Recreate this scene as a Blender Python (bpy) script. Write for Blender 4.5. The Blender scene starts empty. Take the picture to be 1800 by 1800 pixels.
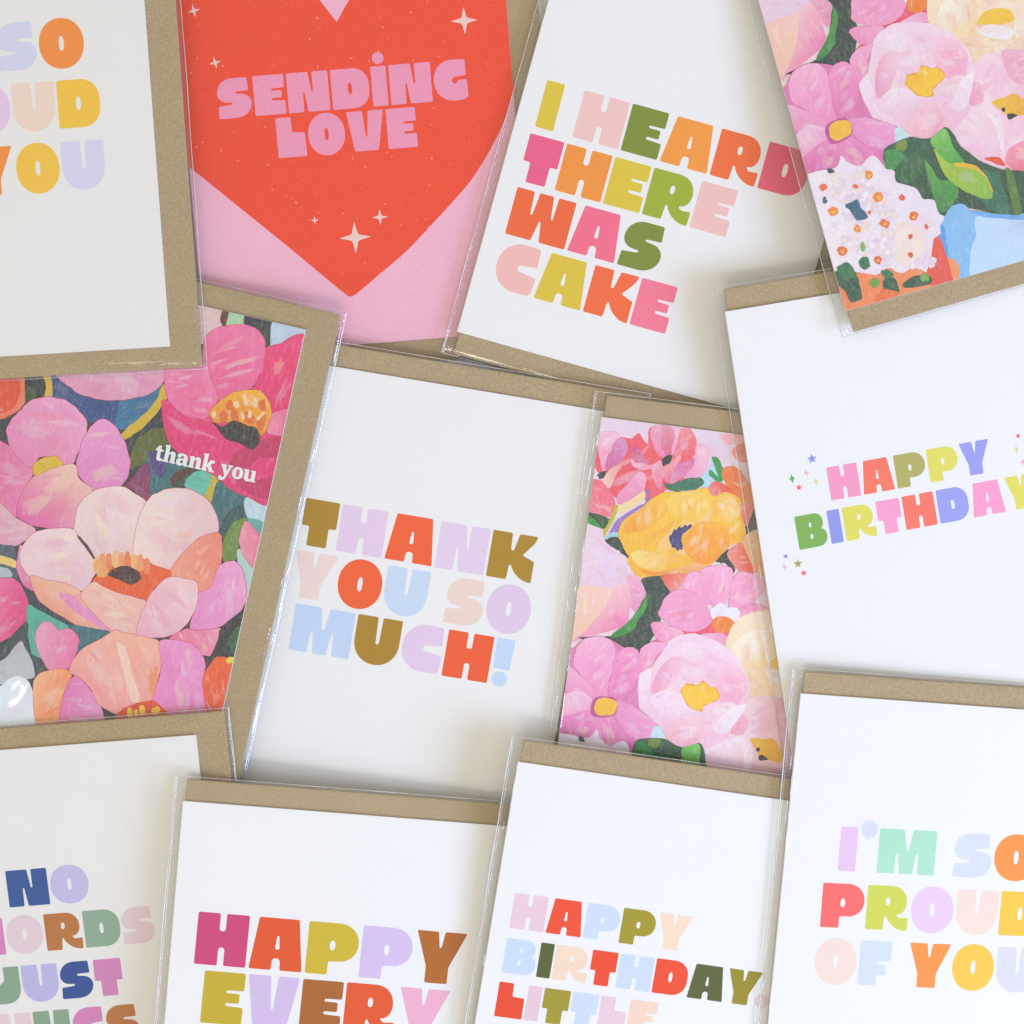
import bpy, bmesh, math, random
import numpy as np
from mathutils import Vector, Matrix
from mathutils.geometry import tessellate_polygon

# ------------------------------------------------------------------ camera, light, exposure
scene = bpy.context.scene
COL = scene.collection
F_PX, DIST, PITCH = 3700.0, 0.681, math.radians(5.0)

cam_data = bpy.data.cameras.new('camera')
cam_data.sensor_width = 36.0
cam_data.lens = 36.0 * F_PX / 1800.0
cam_data.clip_start = 0.05
cam_data.clip_end = 20.0
cam = bpy.data.objects.new('camera', cam_data)
COL.objects.link(cam)
cam.location = (0.0, DIST * math.sin(PITCH), DIST * math.cos(PITCH))
cam.rotation_euler = (-PITCH, 0.0, 0.0)
scene.camera = cam

world = bpy.data.worlds.new('World')
scene.world = world
world.use_nodes = True
bgn = world.node_tree.nodes['Background']
bgn.inputs['Color'].default_value = (1.0, 0.925, 0.785, 1.0)      # warm light bounced round the room
bgn.inputs['Strength'].default_value = 0.675

sun_d = bpy.data.lights.new('window_light', 'AREA')               # the window beside the table
sun_d.shape = 'RECTANGLE'
sun_d.size, sun_d.size_y = 0.95, 0.56
sun_d.energy = 35.5
sun_d.color = (0.46, 0.625, 1.0)                                   # blue north sky outside
sun = bpy.data.objects.new('window_light', sun_d)
COL.objects.link(sun)
sun.location = (1.45, -0.60, 0.70)
sun.rotation_euler = (Vector((0.05, 0.0, 0.0)) - sun.location).to_track_quat('-Z', 'Y').to_euler()

lamp_d = bpy.data.lights.new('ceiling_light', 'AREA')              # warm strip light high on the room's other side
lamp_d.shape = 'RECTANGLE'
lamp_d.size, lamp_d.size_y = 1.1, 0.26
lamp_d.energy = 11.0
lamp_d.color = (1.0, 0.925, 0.765)
lamp = bpy.data.objects.new('ceiling_light', lamp_d)
COL.objects.link(lamp)
lamp.location = (-0.10, -1.30, 2.0)
lamp.rotation_euler = (Vector((0.0, 0.0, 0.0)) - lamp.location).to_track_quat('-Z', 'Y').to_euler()

vs = scene.view_settings
vs.view_transform = 'Standard'
vs.look = 'None'
vs.exposure = 0.035
vs.gamma = 1.0
cy = scene.cycles
cy.use_denoising = True
cy.max_bounces = 7
cy.diffuse_bounces = 3
cy.glossy_bounces = 3
cy.use_light_tree = False
cy.transparent_max_bounces = 40
cy.sample_clamp_indirect = 6.0

random.seed(7)
rng = np.random.default_rng(7)
MM = 0.001


# ------------------------------------------------------------------ helpers
def lin(c):
    out = []
    for v in c:
        v = v / 255.0
        out.append(v / 12.92 if v <= 0.04045 else ((v + 0.055) / 1.055) ** 2.4)
    return out


def ink(c):
    """printed colour seen through clear film -> base colour of the ink"""
    return tuple(max(0.004, min(0.93, (v - 0.036) * 0.985)) for v in lin(c))


def link_mesh(name, verts, faces, mat, parent=None, smooth=False):
    me = bpy.data.meshes.new(name)
    me.from_pydata(verts, [], faces)
    me.update()
    if smooth:
        me.polygons.foreach_set('use_smooth', [True] * len(me.polygons))
    if mat:
        me.materials.append(mat)
    o = bpy.data.objects.new(name, me)
    COL.objects.link(o)
    o.parent = parent
    return o


def new_mat(name):
    m = bpy.data.materials.new(name)
    m.use_nodes = True
    nt = m.node_tree
    nt.nodes.clear()
    out = nt.nodes.new('ShaderNodeOutputMaterial')
    return m, nt, out


def N(nt, kind, **kw):
    n = nt.nodes.new(kind)
    for k, v in kw.items():
        if k in n.inputs:
            n.inputs[k].default_value = v
        else:
            setattr(n, k, v)
    return n


def mixrgb(nt, fac, a, b, blend='MIX'):
    n = nt.nodes.new('ShaderNodeMix')
    n.data_type = 'RGBA'
    n.blend_type = blend
    for sock, v in ((n.inputs[0], fac), (n.inputs[6], a), (n.inputs[7], b)):
        if hasattr(v, 'links') or hasattr(v, 'is_linked'):
            nt.links.new(v, sock)
        elif isinstance(v, (int, float)):
            sock.default_value = v
        else:
            sock.default_value = (*v[:3], 1.0)
    return n.outputs[2]


def ramp(nt, src, p0, p1, v0=0.0, v1=1.0):
    n = nt.nodes.new('ShaderNodeMapRange')
    n.inputs['From Min'].default_value = p0
    n.inputs['From Max'].default_value = p1
    n.inputs['To Min'].default_value = v0
    n.inputs['To Max'].default_value = v1
    nt.links.new(src, n.inputs['Value'])
    return n.outputs['Result']


def obj_coord(nt, scale=(1, 1, 1), rot=0.0):
    """object-space coordinates shifted by a random amount per object"""
    tc = nt.nodes.new('ShaderNodeTexCoord')
    oi = nt.nodes.new('ShaderNodeObjectInfo')
    mp = nt.nodes.new('ShaderNodeMapping')
    mp.inputs['Scale'].default_value = scale
    mp.inputs['Rotation'].default_value = (0, 0, rot)
    nt.links.new(tc.outputs['Object'], mp.inputs['Vector'])
    sc = nt.nodes.new('ShaderNodeVectorMath')
    sc.operation = 'SCALE'
    sc.inputs['Scale'].default_value = 37.0
    nt.links.new(oi.outputs['Random'], sc.inputs[0])
    ad = nt.nodes.new('ShaderNodeVectorMath')
    ad.operation = 'ADD'
    nt.links.new(mp.outputs['Vector'], ad.inputs[0])
    nt.links.new(sc.outputs['Vector'], ad.inputs[1])
    return ad.outputs['Vector']


def noise(nt, vec, scale, detail=3.0, rough=0.55):
    n = nt.nodes.new('ShaderNodeTexNoise')
    n.inputs['Scale'].default_value = scale
    n.inputs['Detail'].default_value = detail
    n.inputs['Roughness'].default_value = rough
    nt.links.new(vec, n.inputs['Vector'])
    return n.outputs['Fac']


def bump(nt, height, strength, dist):
    n = nt.nodes.new('ShaderNodeBump')
    n.inputs['Strength'].default_value = strength
    n.inputs['Distance'].default_value = dist
    nt.links.new(height, n.inputs['Height'])
    return n.outputs['Normal']


# ------------------------------------------------------------------ materials
def mat_paper(name, base, var=0.02, speck=0.0):
    m, nt, out = new_mat(name)
    p = N(nt, 'ShaderNodeBsdfPrincipled', Roughness=0.75)
    p.inputs['Specular IOR Level'].default_value = 0.25
    v = obj_coord(nt)
    n1 = noise(nt, v, 2600, 3)
    n2 = noise(nt, v, 120, 2)
    c = mixrgb(nt, ramp(nt, n1, 0.3, 0.7), [b * (1 - var * 1.6) for b in base], [min(1, b * (1 + var)) for b in base])
    c = mixrgb(nt, ramp(nt, n2, 0.3, 0.7, 0.0, 0.5), c, [b * (1 - var) for b in base])
    if speck:
        vo = nt.nodes.new('ShaderNodeTexVoronoi')
        vo.inputs['Scale'].default_value = 420
        nt.links.new(v, vo.inputs['Vector'])
        n3 = noise(nt, v, 190, 1)
        s = nt.nodes.new('ShaderNodeMath')
        s.operation = 'MULTIPLY'
        nt.links.new(ramp(nt, vo.outputs['Distance'], 0.13, 0.05), s.inputs[0])
        nt.links.new(ramp(nt, n3, 0.48, 0.62), s.inputs[1])
        s2 = nt.nodes.new('ShaderNodeMath')
        s2.operation = 'MULTIPLY'
        s2.inputs[1].default_value = speck
        nt.links.new(s.outputs[0], s2.inputs[0])
        c = mixrgb(nt, s2.outputs[0], c, (0.90, 0.76, 0.72))
        vq = obj_coord(nt, (1, 1, 1), 0.7)
        n5 = noise(nt, vq, 3800, 2, 0.8)
        c = mixrgb(nt, ramp(nt, n5, 0.60, 0.72, 0.0, 0.30), c, (0.95, 0.70, 0.68))
    nt.links.new(c, p.inputs['Base Color'])
    nt.links.new(p.outputs['BSDF'], out.inputs['Surface'])
    return m


def mat_kraft():
    m, nt, out = new_mat('kraft_paper')
    p = N(nt, 'ShaderNodeBsdfPrincipled', Roughness=0.85)
    p.inputs['Specular IOR Level'].default_value = 0.2
    v = obj_coord(nt)
    vf = obj_coord(nt, (1.0, 3.2, 1.0), 0.35)
    vg = obj_coord(nt, (3.4, 1.0, 1.0), -0.5)
    n1 = noise(nt, v, 2900, 4, 0.7)
    n2 = noise(nt, vf, 900, 3, 0.6)
    n4 = noise(nt, vg, 700, 3, 0.6)
    n3 = noise(nt, v, 55, 3)
    a, b = lin((203, 182, 144)), lin((148, 129, 98))
    c = mixrgb(nt, ramp(nt, n1, 0.32, 0.68), b, a)
    c = mixrgb(nt, ramp(nt, n2, 0.60, 0.78, 0.0, 0.45), c, lin((112, 98, 76)))
    c = mixrgb(nt, ramp(nt, n4, 0.64, 0.78, 0.0, 0.50), c, lin((205, 188, 156)))
    c = mixrgb(nt, ramp(nt, n3, 0.35, 0.7, 0.0, 0.22), c, lin((150, 132, 102)))
    vo = nt.nodes.new('ShaderNodeTexVoronoi')
    vo.inputs['Scale'].default_value = 300
    nt.links.new(v, vo.inputs['Vector'])
    c = mixrgb(nt, ramp(nt, vo.outputs['Distance'], 0.075, 0.03, 0.0, 0.75), c, lin((88, 72, 56)))
    nt.links.new(c, p.inputs['Base Color'])
    nt.links.new(bump(nt, n1, 0.25, 0.0002), p.inputs['Normal'])
    nt.links.new(p.outputs['BSDF'], out.inputs['Surface'])
    return m


def mat_film(name, f0, rough, body):
    """thin clear film: mirror-like part grows towards grazing view, `body` is its faint milky share"""
    m, nt, out = new_mat(name)
    lw = N(nt, 'ShaderNodeLayerWeight', Blend=0.5)
    pw = nt.nodes.new('ShaderNodeMath')
    pw.operation = 'POWER'
    pw.inputs[1].default_value = 4.0
    nt.links.new(lw.outputs['Facing'], pw.inputs[0])
    fac = ramp(nt, pw.outputs[0], 0.0, 1.0, f0, 0.8)
    tr = N(nt, 'ShaderNodeBsdfTransparent')
    tr.inputs['Color'].default_value = (0.985, 0.985, 0.985, 1)
    gl = N(nt, 'ShaderNodeBsdfGlossy', Roughness=rough)
    gl.inputs['Color'].default_value = (1, 1, 1, 1)
    df = N(nt, 'ShaderNodeBsdfDiffuse')
    df.inputs['Color'].default_value = (0.85, 0.85, 0.84, 1)
    m1 = N(nt, 'ShaderNodeMixShader')
    m1.inputs[0].default_value = body
    nt.links.new(tr.outputs[0], m1.inputs[1])
    nt.links.new(df.outputs[0], m1.inputs[2])
    m2 = N(nt, 'ShaderNodeMixShader')
    nt.links.new(fac, m2.inputs[0])
    nt.links.new(m1.outputs[0], m2.inputs[1])
    nt.links.new(gl.outputs[0], m2.inputs[2])
    nt.links.new(m2.outputs[0], out.inputs['Surface'])
    return m


def mat_paint(name, streak):
    """paint print: the colours come with each shape, the shader adds brush streaks and grain"""
    m, nt, out = new_mat(name)
    p = N(nt, 'ShaderNodeBsdfPrincipled', Roughness=0.6)
    p.inputs['Specular IOR Level'].default_value = 0.3
    at = N(nt, 'ShaderNodeAttribute', attribute_name='paint')
    v = obj_coord(nt)
    vs_ = obj_coord(nt, (3.5, 1.0, 1.0), 0.6)
    n1 = noise(nt, vs_, 330, 4, 0.65)
    n2 = noise(nt, v, 95, 3, 0.6)
    n3 = noise(nt, v, 2200, 2)
    c = at.outputs['Color']
    lt = mixrgb(nt, 1.0, mixrgb(nt, 0.22, c, (0.98, 0.93, 0.93)), (1.18, 1.18, 1.18), 'MULTIPLY')
    dk = mixrgb(nt, 1.0, c, (0.96, 0.78, 0.86), 'MULTIPLY')
    c = mixrgb(nt, ramp(nt, n1, 0.50, 0.80, 0.0, streak), c, lt)
    c = mixrgb(nt, ramp(nt, n2, 0.52, 0.25, 0.0, streak), c, dk)
    c = mixrgb(nt, ramp(nt, n3, 0.3, 0.75, 0.0, 0.10), c, (0.9, 0.88, 0.88))
    nt.links.new(c, p.inputs['Base Color'])
    nt.links.new(p.outputs['BSDF'], out.inputs['Surface'])
    return m


WHITE = (0.86, 0.865, 0.87)
M_WHITE = mat_paper('white_card', WHITE, 0.018)
M_KRAFT = mat_kraft()
M_FILM = mat_film('clear_film', 0.05, 0.09, 0.012)
M_SEAM = mat_film('welded_seam', 0.24, 0.28, 0.42)
M_PAINT = mat_paint('flower_paint', 0.62)
M_TABLE = mat_paper('white_table', (0.80, 0.80, 0.79), 0.02)
_inks = {}


def ink_mat(c, speck=0.0):
    k = (tuple(c), speck)
    if k not in _inks:
        _inks[k] = mat_paper('print_ink_%d_%d_%d' % tuple(c), ink(c), 0.09 if speck else 0.035, speck)
    return _inks[k]


# ------------------------------------------------------------------ pixel -> ray -> plane
R_CAM = Matrix.Rotation(-PITCH, 3, 'X')
C_CAM = Vector(cam.location)


def ray(u, v):
    return R_CAM @ Vector(((u - 900.0) / F_PX, (900.0 - v) / F_PX, -1.0))


def hit(u, v, a, b, c):
    """where the ray through a pixel meets the plane z = a x + b y + c"""
    d = ray(u, v)
    t = (a * C_CAM.x + b * C_CAM.y + c - C_CAM.z) / (d.z - a * d.x - b * d.y)
    return C_CAM + t * d


# ------------------------------------------------------------------ pack dimensions (mm, in the frame of the card's centre)
CW, CH = 52.5, 74.0
ENV = (-51.6, 62.3, -81.0, 81.0)
SLV = (-55.5, 63.9, -81.7, 81.9)
Z_ENV, Z_CARD0, Z_CARD, Z_FILM = 0.75, 0.82, 1.52, 1.95
THICK = 2.05

# name, anchor corner (sx, sy), its pixel, a pixel along the horizontal edge, a pixel along the vertical edge
PACKS = {
    'B': ((1, -1), (936, 581), (600, 605), (887, 0)),
    'C': ((-1, -1), (803, 583), (1219, 700), (963, 0)),
    'F': ((1, 1), (1074, 725), (583, 642), (977, 1300)),
    'E': ((1, 1), (537, 579), (351, 536), (392, 1247)),
    'A': ((1, -1), (298, 609), (0, 631), (257, 0)),
    'G': ((-1, 1), (1057, 733), (1305, 765), (985, 1283)),
    'H': ((-1, 1), (1274, 548), (1473, 516), (1349, 1037)),
    'D': ((-1, -1), (1486, 547), (1731, 480), (1331, 0)),
    'I': ((1, 1), (344, 1292), (0, 1318), (353, 1369)),
    'J': ((-1, 1), (321, 1408), (875, 1456), (293, 1800)),
    'K': ((-1, 1), (910, 1339), (1383, 1406), (840, 1759)),
    'L': ((-1, 1), (1407, 1219), (1800, 1245), (1348, 1800)),
}


class Pose:
    pass


def solve_pose(spec, a, b, c):
    (sx, sy), pa, ph, pv = spec
    ct = c + Z_CARD * MM
    A_, H_, V_ = (hit(*p, a, b, ct) for p in (pa, ph, pv))
    dh, dv = (H_ - A_) * (-sx), (V_ - A_) * (-sy)
    th = math.atan2(dh.y, dh.x)
    tv = math.atan2(dv.y, dv.x) - math.pi / 2
    tv = (tv - th + math.pi) % (2 * math.pi) - math.pi
    wv, wh = dv.length, dh.length
    th = th + tv * wv / (wv + wh)
    n = Vector((-a, -b, 1)).normalized()
    x = Vector((math.cos(th), math.sin(th), a * math.cos(th) + b * math.sin(th))).normalized()
    y = n.cross(x)
    ctr = A_ - x * (sx * CW * MM) - y * (sy * CH * MM) - n * (Z_CARD * MM)
    P = Pose()
    P.a, P.b, P.x, P.y, P.n, P.o = a, b, x, y, n, ctr
    P.c = ctr.z - a * ctr.x - b * ctr.y
    P.mat = Matrix(((x.x, y.x, n.x, ctr.x), (x.y, y.y, n.y, ctr.y), (x.z, y.z, n.z, ctr.z), (0, 0, 0, 1)))
    P.inv = P.mat.inverted()
    return P


def height_under(pts, placed):
    h = np.zeros(len(pts))
    for Q in placed:
        px, py = pts[:, 0] - Q.o.x, pts[:, 1] - Q.o.y
        lx = (px * Q.x.x + py * Q.x.y) / MM
        ly = (px * Q.y.x + py * Q.y.y) / MM
        inside = (lx > SLV[0] - 0.5) & (lx < SLV[1] + 0.5) & (ly > SLV[2] - 0.5) & (ly < SLV[3] + 0.5)
        top = Q.a * pts[:, 0] + Q.b * pts[:, 1] + Q.c + THICK * MM
        h = np.where(inside, np.maximum(h, top), h)
    return h


def settle(spec, placed):
    """let the pack come to rest on what lies under it: the lowest plane that touches without cutting"""
    a = b = 0.0
    c = 0.001
    P = solve_pose(spec, a, b, c)
    gx, gy = np.meshgrid(np.linspace(SLV[0], SLV[1], 60), np.linspace(SLV[2], SLV[3], 80))
    for _ in range(4):
        L = np.stack([gx.ravel(), gy.ravel()], 1) * MM
        ctr = np.array([P.o.x, P.o.y])
        W = ctr + L[:, :1] * np.array([P.x.x, P.x.y]) + L[:, 1:] * np.array([P.y.x, P.y.y])
        h = height_under(W, placed)
        D = W - ctr
        a0, b0, span = 0.0, 0.0, 0.10
        for _k in range(9):
            aa, bb = np.meshgrid(a0 + np.linspace(-span, span, 13), b0 + np.linspace(-span, span, 13))
            aa, bb = aa.ravel(), bb.ravel()
            f = (h[None, :] - aa[:, None] * D[None, :, 0] - bb[:, None] * D[None, :, 1]).max(1)
            i = int(np.argmin(f))
            a0, b0, c0 = aa[i], bb[i], f[i]
            span *= 0.35
        a, b = float(a0), float(b0)
        c = float(float(c0) - a * ctr[0] - b * ctr[1] + 0.00004)
        P = solve_pose(spec, a, b, c)
    return P


POSE = {}
for k in PACKS:
    POSE[k] = settle(PACKS[k], list(POSE.values()))


def local(k, u, v):
    """photo pixel -> mm on the face of card k"""
    P = POSE[k]
    w = hit(u, v, P.a, P.b, P.c + Z_CARD * MM / P.n.z)
    l = P.inv @ w
    return (l.x / MM, l.y / MM)


# ------------------------------------------------------------------ the table
bm = bmesh.new()
bmesh.ops.create_cube(bm, size=1.0)
bmesh.ops.scale(bm, vec=(0.95, 0.95, 0.02), verts=bm.verts)
bmesh.ops.translate(bm, vec=(0, 0, -0.0101), verts=bm.verts)
bmesh.ops.bevel(bm, geom=bm.edges[:], offset=0.002, segments=2, affect='EDGES')
me = bpy.data.meshes.new('table_top')
bm.to_mesh(me)
bm.free()
me.materials.append(M_TABLE)
tab = bpy.data.objects.new('table_top', me)
COL.objects.link(tab)
tab['kind'] = 'structure'
tab['label'] = 'white table top under the scattered cards'


# ------------------------------------------------------------------ pack parts
def slab(name, x0, x1, y0, y1, z0, z1, bev, mat):
    b_ = bmesh.new()
    bmesh.ops.create_cube(b_, size=1.0)
    bmesh.ops.scale(b_, vec=((x1 - x0) * MM, (y1 - y0) * MM, (z1 - z0) * MM), verts=b_.verts)
    bmesh.ops.translate(b_, vec=((x0 + x1) / 2 * MM, (y0 + y1) / 2 * MM, (z0 + z1) / 2 * MM), verts=b_.verts)
    bmesh.ops.bevel(b_, geom=b_.edges[:], offset=bev * MM, segments=3, affect='EDGES')
    m_ = bpy.data.meshes.new(name)
    b_.to_mesh(m_)
    b_.free()
    m_.materials.append(mat)
    return m_


def folded_card_mesh(name, mat):
    """two leaves joined by a fold on the left side"""
    z0, z1, t = Z_CARD0, Z_CARD, 0.31
    prof = [(-CW + 0.25, z0), (CW, z0), (CW, z0 + t), (-CW + 1.2, z0 + t + 0.02), (CW, z1 - t), (CW, z1 - 0.04),
            (CW - 0.05, z1), (-CW + 0.22, z1), (-CW + 0.07, z1 - 0.08), (-CW, z1 - 0.22), (-CW, z0 + 0.22),
            (-CW + 0.07, z0 + 0.08)]
    n = len(prof)
    vs_ = [(x * MM, s * CH * MM, z * MM) for s in (-1, 1) for x, z in prof]
    fs = [(i, (i + 1) % n, n + (i + 1) % n, n + i) for i in range(n)]
    tris = tessellate_polygon([[Vector((x, z, 0)) for x, z in prof]])
    for t3 in tris:
        fs.append(tuple(t3))
        fs.append(tuple(n + i for i in reversed(t3)))
    m_ = bpy.data.meshes.new(name)
    m_.from_pydata(vs_, [], fs)
    m_.update()
    b_ = bmesh.new()
    b_.from_mesh(m_)
    bmesh.ops.recalc_face_normals(b_, faces=b_.faces)
    b_.to_mesh(m_)
    b_.free()
    m_.materials.append(mat)
    return m_


def wave(n, seed, lo, hi, cycles):
    r = np.random.default_rng(seed)
    s = np.linspace(0, 1, n)
    y = np.zeros(n)
    for c_ in cycles:
        y += np.sin(2 * math.pi * (c_ * s * (1 + 0.2 * r.standard_normal()) + r.random())) / len(cycles)
    y = (y + 1) / 2
    return lo + (hi - lo) * y


def edge_axis(lo, hi, dense, step, coarse):
    a_ = np.arange(lo, lo + dense, step)
    b_ = np.arange(lo + dense, hi - dense, coarse)
    c_ = hi - np.arange(0, dense, step)[::-1]
    return np.concatenate([a_, b_, c_])


def sleeve_mesh(seed, strong=None):
    """the clear pouch: a crumpled top sheet that drops to the welded edge, and a flat back sheet"""
    strong = strong or {}
    xs = edge_axis(SLV[0], SLV[1], 4.4, 0.16, 2.2)
    ys = edge_axis(SLV[2], SLV[3], 3.6, 0.16, 2.0)
    X, Y = np.meshgrid(xs, ys)
    nx, ny = len(xs), len(ys)
    dl, dr, db, dt = X - SLV[0], SLV[1] - X, Y - SLV[2], SLV[3] - Y

    def prof(d, D):
        t = np.clip(d / D, 0, 1) ** 0.62
        return np.sin(np.pi / 2 * t)
    base = np.minimum.reduce([prof(dl, 2.9), prof(dr, 11.0), prof(db, 7.4), prof(dt, 7.4)])
    Z = 0.45 + (Z_FILM - 0.45) * base
    side = {'l': (dl, 1, 0.26), 'r': (dr, 1, 0.20), 'b': (db, 0, 0.04), 't': (dt, 0, 0.08)}
    for si, (sd, (d, along_y, amp)) in enumerate(side.items()):
        n = ny if along_y else nx
        k_ = strong.get(sd, 1.0)
        for j in range(3):
            s0 = seed * 97 + si * 11 + j
            d0 = wave(n, s0, 0.35 + 0.85 * j, 1.0 + 1.0 * j, (1.3, 2.7, 6.1))
            am = np.clip(wave(n, s0 + 5, -0.9, 1.25, (2.1, 5.3, 11.7, 23.0)), 0, 1) * amp * k_
            sg = wave(n, s0 + 9, 0.20, 0.42, (3.0, 8.0))
            if along_y:
                d0, am, sg = d0[:, None], am[:, None], sg[:, None]
            else:
                d0, am, sg = d0[None, :], am[None, :], sg[None, :]
            Z = Z + am * np.exp(-((d - d0) / sg) ** 2)
    bor = np.minimum.reduce([dl, dr, db, dt])
    Z = np.where(bor < 1e-6, 0.45, Z)
    r = np.random.default_rng(seed)
    for _ in range(5):                                               # long, very shallow swells in the film
        ang, ph, wl = r.random() * 3.1, r.random() * 6.3, 30 + 40 * r.random()
        Z = Z + np.clip(bor / 8, 0, 1) * 0.03 * (1 + np.sin((X * math.cos(ang) + Y * math.sin(ang)) / wl * 6.28 + ph))
    for (bx, by, sx, sy, h, rot) in strong.get('bulge', []):
        u = (X - bx) * math.cos(rot) + (Y - by) * math.sin(rot)
        w = -(X - bx) * math.sin(rot) + (Y - by) * math.cos(rot)
        Z = Z + h * np.exp(-(u / sx) ** 2 - (w / sy) ** 2)
    # edges that wander a little
    wl_, wr_ = wave(ny, seed + 301, -0.12, 0.12, (1.5, 4.2)), wave(ny, seed + 302, -0.12, 0.12, (1.2, 3.9))
    Xo = X + np.where(dl < 1.0, wl_[:, None] * (1 - dl), 0) + np.where(dr < 1.0, wr_[:, None] * (1 - dr), 0)
    verts = np.stack([Xo, Y, Z], -1).reshape(-1, 3) * MM
    i = np.arange(ny - 1)[:, None] * nx + np.arange(nx - 1)[None, :]
    i = i.ravel()
    faces = np.stack([i, i + 1, i + nx + 1, i + nx], 1).tolist()
    loop = list(range(nx)) + [r_ * nx + nx - 1 for r_ in range(1, ny)] + \
        [(ny - 1) * nx + c_ for c_ in range(nx - 2, -1, -1)] + [r_ * nx for r_ in range(ny - 2, 0, -1)]
    vl = verts.tolist()
    base_i = len(vl)
    for q in loop:
        x, y, z = vl[q]
        vl.append((max(min(x, (SLV[1] - 0.9) * MM), (SLV[0] + 0.9) * MM), max(min(y, (SLV[3] - 0.5) * MM), (SLV[2] + 0.5) * MM), 0.05 * MM))
    m = len(loop)
    for q in range(m):
        q2 = (q + 1) % m
        faces.append((loop[q2], loop[q], base_i + q, base_i + q2))
    faces.append(tuple(base_i + q for q in range(m - 1, -1, -1)))
    me_ = bpy.data.meshes.new('sleeve')
    me_.from_pydata(vl, [], faces)
    me_.update()
    me_.polygons.foreach_set('use_smooth', [True] * (len(me_.polygons) - 1) + [False])
    me_.materials.append(M_FILM)
    return me_


def tube(path, rad, sides=8):
    vs_, fs = [], []
    n = len(path)
    for i, p in enumerate(path):
        p0, p1 = path[max(i - 1, 0)], path[min(i + 1, n - 1)]
        t = (Vector(p1) - Vector(p0)).normalized()
        s = t.cross(Vector((0, 0, 1))).normalized()
        u = s.cross(t)
        r = rad[i] if hasattr(rad, '__len__') else rad
        for k in range(sides):
            a_ = 2 * math.pi * k / sides
            vs_.append(tuple((Vector(p) + (s * math.cos(a_) + u * math.sin(a_)) * r)))
    for i in range(n - 1):
        for k in range(sides):
            k2 = (k + 1) % sides
            fs.append((i * sides + k, i * sides + k2, (i + 1) * sides + k2, (i + 1) * sides + k))
    return vs_, fs


def seam(parent, sd, seed):
    n = 90
    s = np.linspace(0, 1, n)
    wob = wave(n, seed + 301 if sd == 'l' else seed + 302, -0.12, 0.12, (1.5, 4.2) if sd == 'l' else (1.2, 3.9))
    if sd in 'lr':
        xx = (SLV[0] if sd == 'l' else SLV[1]) + wob
        yy = SLV[2] + (SLV[3] - SLV[2]) * s
    else:
        yy = np.full(n, SLV[2] if sd == 'b' else SLV[3])
        xx = SLV[0] + (SLV[1] - SLV[0]) * s
    zz = 0.45 + wave(n, seed + 77, -0.02, 0.03, (2, 5))
    rad = wave(n, seed + 55, 0.07, 0.20, (1.7, 3.9, 6.3)) * MM * (1.0 if sd in 'lr' else 0.7)
    v, f = tube([(x * MM, y * MM, z * MM) for x, y, z in zip(xx, yy, zz)], rad)
    return link_mesh('seam', v, f, M_SEAM, parent, True)


# ------------------------------------------------------------------ outline tools
def round_poly(pts, r0=0.035, seg=5, kap=0.58):
    P = [(p[0], p[1], p[2] if len(p) > 2 else r0) for p in pts]
    n = len(P)
    L = [math.dist(P[i][:2], P[(i + 1) % n][:2]) for i in range(n)]
    rin, rout = [0] * n, [0] * n
    for i in range(n):
        j = (i + 1) % n
        a_, b_ = P[i][2], P[j][2]
        s = min(1.0, L[i] / max(a_ + b_, 1e-9))
        rout[i], rin[j] = a_ * s, b_ * s
    out = []
    for i in range(n):
        x, y, _ = P[i]
        px, py, _ = P[i - 1]
        qx, qy, _ = P[(i + 1) % n]
        li, lo = max(L[i - 1], 1e-9), max(L[i], 1e-9)
        ax, ay = x + (px - x) / li * rin[i], y + (py - y) / li * rin[i]
        bx, by = x + (qx - x) / lo * rout[i], y + (qy - y) / lo * rout[i]
        big = max(rin[i], rout[i])
        m = 2 if big < 0.02 else (5 if big < 0.08 else 14)
        c1 = (ax + (x - ax) * kap, ay + (y - ay) * kap)
        c2 = (bx + (x - bx) * kap, by + (y - by) * kap)
        for k in range(m + 1):
            t = k / m
            u = 1 - t
            out.append((u ** 3 * ax + 3 * u * u * t * c1[0] + 3 * u * t * t * c2[0] + t ** 3 * bx,
                        u ** 3 * ay + 3 * u * u * t * c1[1] + 3 * u * t * t * c2[1] + t ** 3 * by))
    clean = []
    for p in out:
        if not clean or math.dist(p, clean[-1]) > 1e-5:
            clean.append(p)
    if math.dist(clean[0], clean[-1]) < 1e-5:
        clean.pop()
    return clean


def ell(cx, cy_, rx, ry, n=20, p=2.3):
    o = []
    for k in range(n):
        a_ = 2 * math.pi * k / n
        c_, s_ = math.cos(a_), math.sin(a_)
        o.append((cx + rx * math.copysign(abs(c_) ** (2 / p), c_), cy_ + ry * math.copysign(abs(s_) ** (2 / p), s_)))
    return o


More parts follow.
